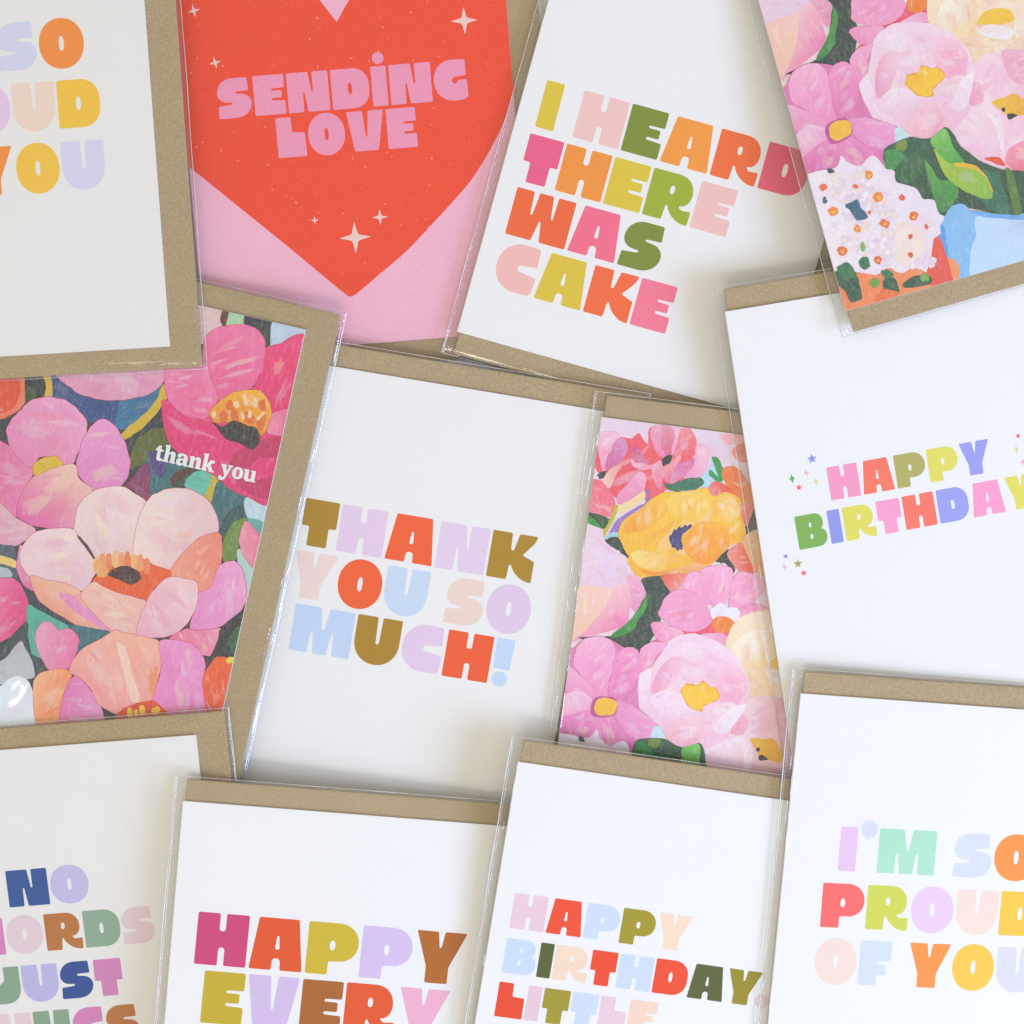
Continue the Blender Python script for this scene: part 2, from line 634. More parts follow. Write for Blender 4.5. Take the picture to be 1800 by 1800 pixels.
# chunky rounded capitals, cap height 1: list of (outer points, [holes])
G = {
    'I': [([(0, 0), (0, 1), (.39, 1), (.39, 0)], [])],
    'H': [([(0, 0), (0, 1), (.43, 1), (.43, .66, .06), (.55, .66, .06), (.55, 1), (.99, 1), (.99, 0), (.56, 0),
            (.56, .35, .06), (.44, .35, .06), (.44, 0)], [])],
    'A': [([(0, 0), (.13, 1), (.90, 1), (1.03, 0), (.60, 0), (.59, .23, .07), (.44, .23, .07), (.43, 0)],
           [[(.475, .40), (.50, .66, .02), (.54, .66, .02), (.565, .40)]])],
    'P': [([(0, 0), (0, 1), (.99, 1, .40), (.99, .27, .36), (.43, .26), (.43, 0)], [ell(.49, .565, .055, .095)])],
    'Y': [([(.23, 0), (.23, .32), (0, 1), (.42, 1), (.46, .69, .02), (.50, .69, .02), (.55, 1), (.98, 1), (.67, .32), (.67, 0)], [])],
    'E': [([(0, 0), (0, 1), (.79, 1), (.79, .66), (.45, .655), (.45, .60), (.71, .60), (.71, .415), (.45, .415), (.45, .355),
            (.79, .34), (.79, 0)], [])],
    'F': [([(0, 0), (0, 1), (.74, 1), (.74, .56), (.42, .54), (.42, .48), (.63, .47), (.63, .24), (.42, .24), (.42, 0)], [])],
    'V': [([(.16, 0), (0, 1), (.43, 1), (.48, .36, .02), (.52, .36, .02), (.58, 1), (.99, 1), (.80, 0)], [])],
    'R': [([(0, 0), (0, 1), (.93, 1, .36), (.93, .37, .26), (.70, .36), (.76, .28, .05), (.98, .30), (.97, 0), (.62, 0, .30),
            (.46, .33, .03), (.43, .30, .02), (.41, 0)], [ell(.49, .65, .05, .09)])],
    'D': [([(0, 0), (0, 1), (.96, 1, .42), (.96, 0, .42)], [ell(.47, .5, .055, .145)])],
    'B': [([(0, 0), (0, 1), (.86, 1, .26), (.86, .53, .20), (.74, .52, .02), (.93, .52, .22), (.93, 0, .30)],
           [ell(.45, .68, .04, .075), ell(.45, .33, .045, .08)])],
    'O': [([(0, -.03, .54), (0, 1.03, .54), (.99, 1.03, .54), (.99, -.03, .54)], [ell(.495, .5, .055, .155)])],
    'U': [([(0, 1), (.44, 1), (.46, .42, .04), (.53, .42, .04), (.55, 1), (.97, 1), (.97, -.02, .5), (0, -.02, .5)], [])],
    'S': [([(.0, 0), (.02, .31), (.36, .34, .05), (.38, .39, .04), (.0, .42, .22), (.0, 1.0, .40), (.78, 1.0), (.80, .67),
            (.47, .66, .05), (.45, .61, .04), (.86, .57, .24), (.86, 0, .42)], [])],
    'C': [([(.84, 1.0, .06), (.86, .61), (.46, .57, .05), (.46, .45, .05), (.88, .39), (.85, .01, .06), (0, -.02, .52), (0, 1.02, .52)], [])],
    'G': [([(.82, 1.0, .05), (.82, .60), (.52, .57, .06), (.44, .50, .06), (.50, .40, .05), (.58, .41), (.60, .49), (.84, .50), (.85, .06),
            (.75, -.02, .2), (0, -.02, .50), (0, 1.02, .50)], [])],
    'K': [([(0, 0), (0, 1), (.42, 1), (.44, .63, .03), (.50, .63, .03), (.58, 1), (.97, 1), (.95, .88, .12), (.70, .56, .02),
            (.97, .46), (.97, 0), (.66, 0, .30), (.49, .32, .03), (.45, .32, .03), (.43, 0)], [])],
    'L': [([(0, 0), (0, 1), (.41, 1), (.42, .62), (.76, .60), (.77, 0)], [])],
    'N': [([(0, 0), (0, 1), (.55, 1), (.615, .50, .02), (.655, .50, .02), (.655, 1), (1.06, 1), (1.06, 0), (.50, 0), (.435, .50, .02),
            (.40, .50, .02), (.39, 0)], [])],
    'M': [([(0, 0), (0, 1), (.56, 1), (.645, .52, .02), (.69, .52, .02), (.76, 1), (1.30, 1), (1.30, 0), (.92, 0), (.90, .47, .02),
            (.86, .47, .02), (.80, 0), (.51, 0), (.45, .47, .02), (.41, .47, .02), (.39, 0)], [])],
    'W': [([(0, 0), (0, 1), (.38, 1), (.405, .52, .02), (.45, .52, .02), (.50, 1), (.80, 1), (.855, .52, .02), (.895, .52, .02),
            (.91, 1), (1.29, 1), (1.29, 0), (.73, 0), (.665, .42, .02), (.625, .42, .02), (.55, 0)], [])],
    'T': [([(.16, 0), (.16, .42), (0, .42), (0, 1), (.74, 1), (.74, .42), (.58, .42), (.58, 0)], [])],
    'J': [([(.32, 1), (.74, 1), (.74, 0, .40), (0, -.01, .06), (.0, .38), (.32, .62)], [])],
    '!': [([(.02, .34), (0, 1), (.40, 1), (.37, .34)], []), (ell(.19, .13, .17, .16, 24, 2.0), [])],
    "'": [([(.0, .80, .19), (.0, 1.17, .19), (.37, 1.17, .19), (.37, .79, .19), (.24, .79, .03), (.15, .70, .02), (.13, .79, .03)], [])],
    'i': [([(0, 0), (0, 1), (.39, 1), (.39, 0)], []), (ell(.21, 1.20, .15, .15, 24, 2.0), [])],
}
# bold lower-case letters with serifs, x-height 1
LC = {
    't': [([(.2, .0, .2), (.2, .82), (0, .82), (0, .92), (.3, 1.32), (.52, 1.32), (.52, 1.0), (.76, 1.0), (.76, .82), (.52, .82),
            (.52, .28, .1), (.62, .18), (.78, .24), (.78, .04, .1), (.55, -.04, .1)], [])],
    'h': [([(0, 0), (0, .14), (.1, .16), (.1, 1.34), (0, 1.38), (0, 1.48), (.46, 1.55), (.46, .86), (.66, 1.04, .2), (1.06, 1.04, .3),
            (1.06, .16), (1.16, .14), (1.16, 0), (.62, 0), (.62, .14), (.68, .16), (.68, .78, .1), (.52, .76, .1), (.46, .6), (.46, .16),
            (.53, .14), (.53, 0)], [])],
    'a': [([(1.12, 0), (1.12, .12), (1.0, .14), (1.0, 1.04, .34), (.1, 1.04, .24), (.06, .66, .1), (.36, .64, .1), (.44, .86, .08),
            (.62, .86, .06), (.64, .62), (.02, .58, .26), (.02, -.04, .26), (.5, -.04, .1), (.68, .12), (.74, 0)],
           [[(.38, .2, .08), (.62, .2, .04), (.64, .46, .03), (.40, .44, .08)]])],
    'n': [([(0, 0), (0, .14), (.1, .16), (.1, .84), (0, .88), (0, .98), (.46, 1.04), (.46, .86), (.66, 1.04, .2), (1.06, 1.04, .3),
            (1.06, .16), (1.16, .14), (1.16, 0), (.62, 0), (.62, .14), (.68, .16), (.68, .78, .1), (.52, .76, .1), (.46, .6), (.46, .16),
            (.53, .14), (.53, 0)], [])],
    'k': [([(0, 0), (0, .14), (.1, .16), (.1, 1.34), (0, 1.38), (0, 1.48), (.46, 1.55), (.46, .62), (.74, 1.06, .12), (1.14, 1.04, .12),
            (1.12, .74, .1), (.92, .78), (.80, .60), (1.08, .15), (1.22, .14), (1.22, 0), (.74, 0), (.52, .40), (.46, .38), (.46, .16),
            (.54, .14), (.54, 0)], [])],
    'y': [([(0, 1), (0, .88), (.08, .86), (.44, .06), (.38, -.12, .1), (.22, -.14, .05), (.18, .0, .06), (-.06, -.05, .1), (-.08, -.42, .18),
            (.5, -.42, .3), (.96, .86), (1.10, .86, .1), (1.10, 1.04, .1), (.66, 1.02), (.66, .9), (.75, .86), (.62, .45), (.47, .86),
            (.55, .88), (.55, 1)], [])],
    'o': [([(0, -.04, .52), (0, 1.04, .52), (1.02, 1.04, .52), (1.02, -.04, .52)], [ell(.51, .5, .16, .34)])],
    'u': [([(0, 1), (0, .88), (.1, .86), (.1, -.04, .34), (.66, -.04, .2), (.76, .12), (.76, 0), (1.18, 0), (1.18, .12), (1.1, .14),
            (1.1, 1), (.64, 1), (.64, .88), (.74, .86), (.74, .22, .12), (.46, .20, .10), (.46, 1)], [])],
}


def glyph_polys(ch, table):
    res = []
    for outer, holes in table[ch]:
        o = round_poly(outer) if len(outer) < 20 or any(len(p) > 2 for p in outer) or table is LC else outer
        hs = [round_poly(h) if len(h) < 10 else h for h in holes]
        res.append((o, hs))
    return res


def flat_mesh(polys, z):
    """polys: [(outer, holes)] in mm -> one flat sheet"""
    vs_, fs = [], []
    for o, hs in polys:
        rings = [o] + hs
        tris = tessellate_polygon([[Vector((x, y, 0)) for x, y in r] for r in rings])
        b0 = len(vs_)
        for r in rings:
            vs_ += [(x * MM, y * MM, z * MM) for x, y in r]
        flat = [p for r in rings for p in r]
        for t in tris:
            (ax, ay), (bx, by), (cx, cy_) = (flat[i] for i in t)
            ar = (bx - ax) * (cy_ - ay) - (cx - ax) * (by - ay)
            if abs(ar) < 1e-9:
                continue
            fs.append(tuple(b0 + i for i in (t if ar > 0 else reversed(t))))
    return vs_, fs


PRINT_Z = Z_CARD + 0.010


def text_line(k, card, text, colors, p0, width_px, cap_px, rot, table=G, gap=.05, space=.36, z=PRINT_Z, speck=0.0, fit=True):
    c_, s_ = math.cos(math.radians(rot)), math.sin(math.radians(rot))
    A0 = local(k, *p0)
    A1 = local(k, p0[0] + width_px * c_, p0[1] + width_px * s_)
    A2 = local(k, p0[0] + cap_px * s_, p0[1] - cap_px * c_)
    W, H = math.dist(A0, A1), math.dist(A0, A2)
    ex = ((A1[0] - A0[0]) / W, (A1[1] - A0[1]) / W)
    ey = (-ex[1], ex[0])
    adv, x = [], 0.0
    for ch in text:
        if ch == ' ':
            x += space
            continue
        w = max(p[0] for o, _ in table[ch] for p in o)
        adv.append((ch, x))
        x += w + gap
    total = x - gap
    sx = W / total
    for i, (ch, gx) in enumerate(adv):
        polys = []
        jz = random.uniform(-.004, .004)
        for o, hs in glyph_polys(ch, table):
            def tf(ring):
                return [(A0[0] + ex[0] * (gx + px) * sx + ey[0] * (py + jz) * H, A0[1] + ex[1] * (gx + px) * sx + ey[1] * (py + jz) * H) for px, py in ring]
            polys.append((tf(o), [tf(h) for h in hs]))
        v, f = flat_mesh(polys, z)
        link_mesh('letter', v, f, ink_mat(colors[i % len(colors)], speck), card)


def star(k, card, u, v, r_px, kind, col, rot=0.0, name='printed_star', z=PRINT_Z, speck=0.0):
    cx, cy_ = local(k, u, v)
    r = abs(local(k, u + r_px, v)[0] - cx)
    r = max(r, math.dist(local(k, u + r_px, v), (cx, cy_)))
    pts = []
    if kind == 'dot':
        pts = ell(cx, cy_, r, r, 28, 2.0)
    else:
        n, inner = {'five': (5, .42), 'four': (4, .28), 'thin': (4, .15), 'diamond': (4, .42)}[kind]
        for i in range(n * 2):
            a_ = math.pi / 2 + rot + math.pi * i / n
            rr = r if i % 2 == 0 else r * inner
            if kind in ('thin', 'diamond') and i % 4 == 2:
                rr *= .62
            pts.append((cx + rr * math.cos(a_), cy_ + rr * math.sin(a_), r * .10 if i % 2 == 0 else r * .12))
        pts = round_poly(pts)
    v_, f_ = flat_mesh([(pts, [])], z)
    return link_mesh(name, v_, f_, ink_mat(col, speck), card)


# ------------------------------------------------------------------ painted shapes
def parse(s):
    return [tuple(float(q) for q in p.split(',')) for p in s.split()]


def smooth_closed(pts, per=7):
    n = len(pts)
    out = []
    for i in range(n):
        p0, p1, p2, p3 = (pts[(i + j) % n] for j in (-1, 0, 1, 2))
        for k in range(per):
            t = k / per
            q = []
            for d in (0, 1):
                m1, m2 = (p2[d] - p0[d]) * .42, (p3[d] - p1[d]) * .42
                q.append((2 * t ** 3 - 3 * t ** 2 + 1) * p1[d] + (t ** 3 - 2 * t ** 2 + t) * m1 + (-2 * t ** 3 + 3 * t ** 2) * p2[d] + (t ** 3 - t ** 2) * m2)
            out.append(tuple(q))
    return out


def clip_rect(poly, x0, x1, y0, y1):
    def cut(P, inside, inter):
        o = []
        for i in range(len(P)):
            a_, b_ = P[i - 1], P[i]
            if inside(b_):
                if not inside(a_):
                    o.append(inter(a_, b_))
                o.append(b_)
            elif inside(a_):
                o.append(inter(a_, b_))
        return o

    def ix(x):
        return lambda a_, b_: (x, a_[1] + (b_[1] - a_[1]) * (x - a_[0]) / (b_[0] - a_[0]))

    def iy(y):
        return lambda a_, b_: (a_[0] + (b_[0] - a_[0]) * (y - a_[1]) / (b_[1] - a_[1]), y)
    for ins, it in ((lambda p: p[0] >= x0, ix(x0)), (lambda p: p[0] <= x1, ix(x1)), (lambda p: p[1] >= y0, iy(y0)), (lambda p: p[1] <= y1, iy(y1))):
        if poly:
            poly = cut(poly, ins, it)
    return poly


def area(P):
    return sum(P[i - 1][0] * P[i][1] - P[i][0] * P[i - 1][1] for i in range(len(P))) / 2


def grow(P, d):
    s = 1 if area(P) > 0 else -1
    n = len(P)
    o = []
    for i in range(n):
        tx, ty = P[(i + 1) % n][0] - P[i - 1][0], P[(i + 1) % n][1] - P[i - 1][1]
        l = math.hypot(tx, ty) or 1
        o.append((P[i][0] + ty / l * d * s, P[i][1] - tx / l * d * s))
    return o


class Painting:
    """flat painted shapes laid one over the other, in mm on the card face"""

    def __init__(self):
        self.items = []
        self.level = 0

    def add(self, kind, pts, c1, c2=None, ang=90.0, outline=None, ow=0.22, jitter=0.17, smooth=True, glaze=None, sharp=False):
        poly = smooth_closed(pts) if smooth else list(pts)
        r = np.random.default_rng(len(self.items) + 11)
        n = len(poly)
        if jitter:
            w = np.convolve(r.standard_normal(n + 4), np.ones(3) / 3, 'same')[2:n + 2]
            g = grow(poly, 1.0)
            poly = [(p[0] + (q[0] - p[0]) * w[i] * jitter, p[1] + (q[1] - p[1]) * w[i] * jitter) for i, (p, q) in enumerate(zip(poly, g))]
        rect = (-CW + .06, CW - .06, -CH + .06, CH - .06)
        V, Fc, Cc = [], [], []
        xs = [p[0] for p in poly]
        ys = [p[1] for p in poly]
        cx, cy_ = sum(xs) / n, sum(ys) / n
        k1 = list(ink(c1))
        if c2 is None and kind == PET:
            ang = float(r.uniform(0, 360))
            k2 = [b * .72 + .28 * max(k1) for b in k1]
            k1 = [k1[0] * .97, k1[1] * .86, k1[2] * .92]
        else:
            k2 = list(ink(c2 or c1))
            k1, k2 = [a - (b - a) * .35 for a, b in zip(k1, k2)], [b + (b - a) * .25 for a, b in zip(k1, k2)]
        k1, k2 = [min(.93, max(.004, v)) for v in k1], [min(.93, max(.004, v)) for v in k2]

        ca, sa = math.cos(math.radians(ang)), math.sin(math.radians(ang))
        pr = [p[0] * ca + p[1] * sa for p in poly]
        lo, hi = min(pr), max(pr)

        def colour(p):
            t = (p[0] * ca + p[1] * sa - lo) / max(hi - lo, 1e-6)
            t = min(max(t, 0), 1)
            return [k1[i] * (1 - t) + k2[i] * t for i in range(3)] + [1.0]

        def lay(P, colf):
            P = clip_rect(P, *rect)
            if len(P) < 3:
                return
            self.level += 1
            z = Z_CARD + 0.004 + self.level * 0.0003
            v, f = flat_mesh([(P, [])], z)
            b0 = len(V)
            V.extend(v)
            Fc.extend(tuple(b0 + i for i in q) for q in f)
            Cc.extend(colf(p) for p in P)
        if outline:
            oc = list(ink(outline)) + [1.0]
            lay(grow(poly, ow), lambda p: oc)
        lay(poly, colour)
        if not V:
            return
        # soft brush marks whose colour runs into the shape's own at their rim
        size = math.sqrt(abs(area(poly)))
        inner = clip_rect(poly, *rect)

        def inside(x, y):
            c_ = False
            for i in range(len(inner)):
                (x1, y1), (x2, y2) = inner[i - 1], inner[i]
                if (y1 > y) != (y2 > y) and x < (x2 - x1) * (y - y1) / (y2 - y1) + x1:
                    c_ = not c_
            return c_
        want = glaze if glaze is not None else (14 if size > 9 else 10 if size > 6 else 6 if size > 3.5 else 2 if size > 2 else 0)
        stroke = r.random() * 3.14
        m = 16
        for q in range(want * 5):
            if want <= 0:
                break
            ox, oy = cx + r.uniform(-.5, .5) * (max(xs) - min(xs)), cy_ + r.uniform(-.5, .5) * (max(ys) - min(ys))
            k_ = size * r.uniform(.14, .36)
            rx, ry = k_, k_ * r.choice((.14, .2, .28, .5))
            ro = stroke + r.uniform(-.35, .35)
            wob = 1 + .16 * r.standard_normal(m)
            rim = []
            for s_ in range(m):
                t = 6.283 * s_ / m
                u, w_ = rx * math.cos(t) * wob[s_], ry * math.sin(t) * wob[s_]
                rim.append((u * math.cos(ro) - w_ * math.sin(ro), u * math.sin(ro) + w_ * math.cos(ro)))
            if not all(inside(ox + x, oy + y) for x, y in rim):
                continue
            up = want % 2 == 0
            want -= 1
            self.level += 1
            z = Z_CARD + 0.004 + self.level * 0.0003
            b0 = len(V)
            hue = r.integers(0, 4)
            top = r.uniform(.35, .85) if up else r.uniform(.3, .7)
            for ring, al in ((0, top), (.4, top * .9), (.78, top * .6), (1, 0)):
                for s_ in range(1 if ring == 0 else m):
                    x, y = ox + rim[s_][0] * ring, oy + rim[s_][1] * ring
                    bc = colour((x, y))
                    hi_ = max(bc[:3])
                    tgt = [min(.92, b * .55 + .45 * max(hi_, .12)) for b in bc[:3]] if up else [bc[0] * .97, bc[1] * .72, bc[2] * .84]
                    if hue == 0 and kind == PET:
                        tgt = [min(.92, tgt[0] * 1.04), min(.9, tgt[1] * 1.06), tgt[2] * .80]
                    elif hue == 1 and kind == PET:
                        tgt = [tgt[0] * .97, tgt[1] * .94, min(.92, tgt[2] * 1.10)]
                    V.append((x * MM, y * MM, z * MM))
                    Cc.append([bc[i] * (1 - al) + tgt[i] * al for i in range(3)] + [1.0])
            for s_ in range(m):
                s2 = (s_ + 1) % m
                Fc.append((b0, b0 + 1 + s_, b0 + 1 + s2))
                for ring in (0, 1):
                    i0 = b0 + 1 + ring * m
                    Fc.append((i0 + s_, i0 + m + s_, i0 + m + s2, i0 + s2))
        me_ = bpy.data.meshes.new(kind)
        me_.from_pydata(V, [], Fc)
        me_.update()
        ca_ = me_.color_attributes.new('paint', 'FLOAT_COLOR', 'POINT')
        ca_.data.foreach_set('color', [c for q in Cc for c in q])
        me_.materials.append(M_PAINT)
        self.items.append((kind, me_))

    def put(self, card):
        for kind, me_ in self.items:
            o = bpy.data.objects.new(kind, me_)
            COL.objects.link(o)
            o.parent = card


def tracer(P, k, ox, oy, s, outline=None, ow=.2):
    def S(kind, c1, pts, c2=None, ang=90.0, out='d', **kw):
        pp = [local(k, ox + x / s, oy + y / s) for x, y in parse(pts)]
        o = outline if out == 'd' and kind == 'painted_petal' else (None if out == 'd' else out)
        P.add(kind, pp, c1, c2, ang, o, ow, **kw)
    return S


PET, LEAF, PATCH, CEN = 'painted_petal', 'painted_leaf', 'painted_patch', 'painted_flower_centre'

# ---- poppies and teal leaves (card E)
PQ = Painting()
CR = (206, 62, 104)
PQ.add(PATCH, [(-CW - 1, -CH - 1), (CW + 1, -CH - 1), (CW + 1, CH + 1), (-CW - 1, CH + 1)], (52, 74, 82), (44, 66, 74), smooth=False, jitter=0, glaze=0)
S = tracer(PQ, 'E', 0, 500, 2.9032, CR, .13)
S(PATCH, (232, 88, 54), '-200,300 100,300 125,500 122,600 88,650 0,690 -200,700')
S(PATCH, (238, 134, 104), '98,300 132,300 132,500 130,590 96,640 0,686 0,662 70,632 96,580 104,500')
S(PATCH, (44, 60, 62), '132,300 232,300 232,560 190,600 132,610')
S(LEAF, (48, 88, 52), '132,530 165,520 190,560 170,600 132,610')
S(PATCH, (52, 88, 146), '255,440 300,470 360,530 430,570 520,585 640,575 620,640 600,700 560,720 450,700 380,640 265,590')
S(PATCH, (46, 126, 166), '622,580 720,560 800,525 835,490 810,590 750,670 650,740 590,730 590,690')
S(PATCH, (222, 190, 64), '212,440 248,440 266,510 264,580 226,585 236,520')
S(PET, (232, 166, 198), '290,470 300,380 600,330 850,380 852,430 840,490 780,548 700,576 600,590 500,585 410,558 340,510', (236, 178, 206))
S(PATCH, (220, 186, 52), '850,500 858,570 806,650 726,735 642,792 618,762 700,690 770,628 808,570 826,516')
S(LEAF, (102, 112, 52), '655,900 700,790 780,740 860,735 900,790 880,840 800,835 770,875 740,915 655,940')
S(PATCH, (58, 122, 126), '740,900 880,860 1000,900 1000,960 900,1040 800,1090 762,1110 740,1000')
S(PATCH, (84, 74, 138), '762,850 860,880 850,925 832,988 792,960 768,905')
S(PATCH, (138, 66, 120), '655,1010 715,935 758,910 772,970 764,1060 748,1115 700,1065 635,1025', (150, 66, 100), 270)
S(PATCH, (40, 84, 76), '880,1000 940,960 1010,935 1010,970 960,1010 940,1040 880,1030')
S(PATCH, (92, 60, 56), '868,1000 900,960 975,930 992,955 930,990 890,1012')
S(PATCH, (104, 200, 176), '955,990 1010,950 1085,955 1085,1030 1040,1088 980,1062 945,1030')
S(PATCH, (208, 182, 62), '1085,975 1118,1005 1104,1060 1072,1118 1036,1092 1062,1040')
S(PATCH, (58, 118, 124), '1112,1005 1190,1050 1270,1078 1262,1150 1180,1205 1108,1240 1078,1130')
S(PATCH, (52, 96, 98), '1112,1250 1180,1150 1260,1115 1256,1190 1200,1225 1140,1310')
S(PATCH, (194, 224, 238), '1256,1088 1385,1085 1360,1225 1300,1212 1254,1172')
S(PATCH, (104, 184, 174), '1252,1190 1350,1215 1340,1290 1280,1240 1248,1225')
S(LEAF, (112, 148, 64), '1258,1190 1258,1250 1222,1310 1218,1370 1190,1418 1148,1424 1132,1360 1148,1290 1190,1218')
S(PATCH, (186, 218, 208), '1218,1350 1310,1420 1290,1500 1262,1640 1248,1500 1212,1420')
S(PET, (242, 124, 160), '1248,1215 1282,1228 1334,1310 1300,1445 1250,1392 1222,1310')
# top right corner and the magenta poppy
S(PATCH, (234, 208, 204), '960,60 1140,120 1146,190 1112,235 1060,290 1000,290')
S(PATCH, (176, 218, 176), '1150,130 1275,160 1250,210 1155,205')
S(PATCH, (110, 54, 60), '1138,120 1166,130 1154,208 1126,196')
S(PATCH, (36, 64, 74), '1265,150 1410,180 1395,330 1355,330 1335,250 1290,215 1242,206', (42, 84, 66), 300)
S(PATCH, (194, 218, 242), '1402,180 1600,220 1580,310 1450,306 1382,322')
S(PET, (232, 62, 128), '826,600 870,600 950,640 1080,600 1200,560 1330,500 1450,290 1580,280 1520,640 1470,760 1395,1110 1260,1084 1170,1042 1110,985 1000,930 900,850 846,760', (240, 72, 140), 90)
S(PET, (242, 74, 134), '1350,335 1440,300 1580,262 1560,420 1510,600 1470,650 1395,655 1350,570 1300,530', (236, 60, 126), 270)
S(PET, (240, 112, 164), '1046,270 1110,222 1200,205 1290,215 1345,268 1356,340 1330,430 1290,520 1190,570 1100,590 1060,500 1036,400', (244, 126, 176), 90)
S(PET, (242, 122, 174), '846,430 900,405 1040,400 1082,500 1112,580 1080,655 1040,684 950,672 870,605 842,520', (246, 140, 186), 90)
S(PET, (244, 96, 156), '1385,662 1500,640 1480,760 1370,762')
S(PATCH, (204, 46, 106), '1190,870 1310,800 1470,775 1430,880 1330,882 1270,930 1178,935', glaze=2)
S(PATCH, (206, 52, 110), '1200,980 1300,1000 1420,985 1400,1090 1300,1085 1230,1040', glaze=1)
S(CEN, (240, 160, 40), '1068,652 1120,598 1180,558 1250,538 1330,545 1372,600 1384,660 1362,740 1322,775 1250,712 1150,702 1098,706', (248, 184, 60), 90, out=(170, 60, 40))
for q in ('1120,660 1150,640 1160,690 1130,700', '1180,630 1210,650 1220,700 1180,690', '1250,650 1290,660 1300,710 1250,700', '1310,690 1350,660 1350,720 1320,750', '1150,610 1180,590 1190,630 1160,640', '1320,600 1350,590 1360,640 1330,640'):
    S(CEN, (230, 118, 36), q, glaze=0)
for q in ('1190,605 1210,595 1225,620 1205,632', '1240,570 1256,566 1268,610 1252,616', '1292,590 1308,580 1312,615 1298,625', '1225,660 1240,650 1252,680 1236,690', '1310,680 1345,650 1350,662 1318,694', '1080,655 1098,650 1100,675 1086,680', '1270,640 1285,650 1280,680 1262,676'):
    S(CEN, (250, 216, 170), q, glaze=0)
S(CEN, (60, 28, 38), '1082,702 1140,722 1190,694 1250,716 1312,736 1326,790 1290,842 1220,812 1150,782')
# pink flower on the left
S(PET, (232, 124, 174), '-60,800 50,830 110,900 170,950 150,1000 100,1100 90,1185 -60,1110', (236, 140, 186), 0)
S(PET, (236, 150, 196), '110,640 160,590 240,574 330,590 400,640 442,710 432,800 392,870 372,915 320,922 280,880 200,882 170,938 100,890 50,820 34,740 70,680', (242, 170, 210), 60)
S(PET, (232, 150, 206), '468,722 510,690 570,705 630,790 662,890 650,980 610,1032 540,1044 470,1044 408,980 394,900 420,800', (240, 164, 216), 90)
S(PET, (234, 136, 184), '185,970 260,940 380,918 402,990 472,1045 440,1110 392,1190 378,1244 280,1242 180,1234 98,1192 88,1130 130,1030', (244, 200, 190), 60)
S(CEN, (226, 192, 52), '168,932 210,890 280,874 316,905 322,922 250,946 180,978', out=CR)
S(PET, (232, 174, 196), '-60,1090 0,1112 80,1190 170,1240 182,1262 120,1312 60,1335 -60,1320')
# the grey and yellow bands at the left
S(PATCH, (232, 92, 152), '-120,1480 30,1490 95,1520 140,1600 145,1670 120,1740 50,1800 -120,1850', (244, 130, 176), 180)
S(PATCH, (78, 98, 110), '-120,1320 30,1330 78,1345 92,1480 60,1500 -120,1480')
S(PATCH, (238, 208, 124), '-120,1370 0,1382 82,1410 86,1445 0,1425 -120,1410', glaze=0)
S(PATCH, (184, 198, 208), '-120,1430 0,1440 50,1455 50,1495 -120,1480', glaze=0)
# big pale poppy
S(PET, (232, 132, 182), '104,1330 84,1450 130,1540 180,1560 160,1480 130,1400')
S(PET, (240, 216, 218), '378,1244 395,1150 440,1080 520,1040 620,1030 700,1075 748,1115 720,1200 692,1300 684,1420 640,1440 560,1430 500,1410 440,1322 394,1272', (246, 224, 222), 80)
S(PET, (246, 222, 218), '746,1115 790,1070 870,1040 960,1045 1050,1090 1100,1160 1118,1252 1080,1292 980,1350 920,1424 880,1464 800,1440 690,1420 686,1300 710,1200', (240, 208, 212), 0)
S(PET, (244, 166, 146), '1110,1268 1132,1300 1132,1400 1102,1500 1060,1562 1010,1574 1000,1512 940,1502 866,1494 880,1444 940,1360 1020,1290', (244, 150, 130), 30)
S(PET, (236, 154, 208), '1120,1440 1180,1410 1230,1440 1258,1530 1252,1620 1200,1700 1110,1752 976,1764 1000,1640 1010,1580 1080,1540', (242, 170, 218), 60)
S(CEN, (238, 104, 54), '472,1514 520,1470 600,1440 720,1400 800,1436 872,1458 862,1500 790,1545 742,1620 640,1590 540,1550', glaze=1)
S(PET, (240, 210, 218), '108,1352 170,1270 280,1244 376,1250 402,1300 462,1380 494,1432 470,1502 420,1564 300,1522 158,1492 108,1422', (246, 222, 224), 100)
for i in range(9):
    x, y = 492 + i * 32, 1432 - 26 * math.sin(i * .42) - (8 if i % 2 else 0)
    S(CEN, ((246, 196, 130), (244, 168, 118), (240, 140, 96))[i % 3], '%d,%d %d,%d %d,%d %d,%d' % (x - 12, y + 40, x - 12, y - 32, x + 12, y - 34, x + 18, y + 34), glaze=0)
S(CEN, (240, 176, 110), '480,1430 510,1400 548,1440 552,1482 500,1494', glaze=0)
S(CEN, (82, 36, 50), '548,1482 600,1444 660,1438 712,1470 718,1506 672,1532 600,1504')
S(PET, (244, 190, 164), '156,1488 250,1510 330,1525 400,1560 444,1600 524,1690 574,1776 500,1764 400,1742 250,1652 188,1592', (240, 172, 150), 250)
S(PATCH, (234, 156, 202), '300,1570 380,1590 430,1640 510,1700 560,1768 480,1735 380,1670 320,1610', glaze=0)
S(PET, (246, 200, 184), '414,1580 480,1520 560,1560 700,1600 744,1622 722,1720 692,1800 600,1790 500,1702 430,1622', (242, 190, 190), 290)
S(PET, (246, 210, 216), '735,1650 790,1550 860,1494 940,1500 1002,1520 1007,1620 962,1720 880,1792 780,1804 698,1794', (240, 186, 206), 250)
S = tracer(PQ, 'E', 0, 900, 3.913, CR, .13)
S(PATCH, (62, 116, 128), '440,780 600,790 760,830 600,930 540,1000 460,1110 400,1080 480,900')
S(PATCH, (92, 184, 164), '190,640 260,670 440,765 470,790 420,830 330,900 300,1020 215,970 185,800')
S(PATCH, (64, 80, 86), '60,870 150,780 195,770 200,950 290,1010 340,1085 240,1130 120,1140 -50,1160 -50,1000')
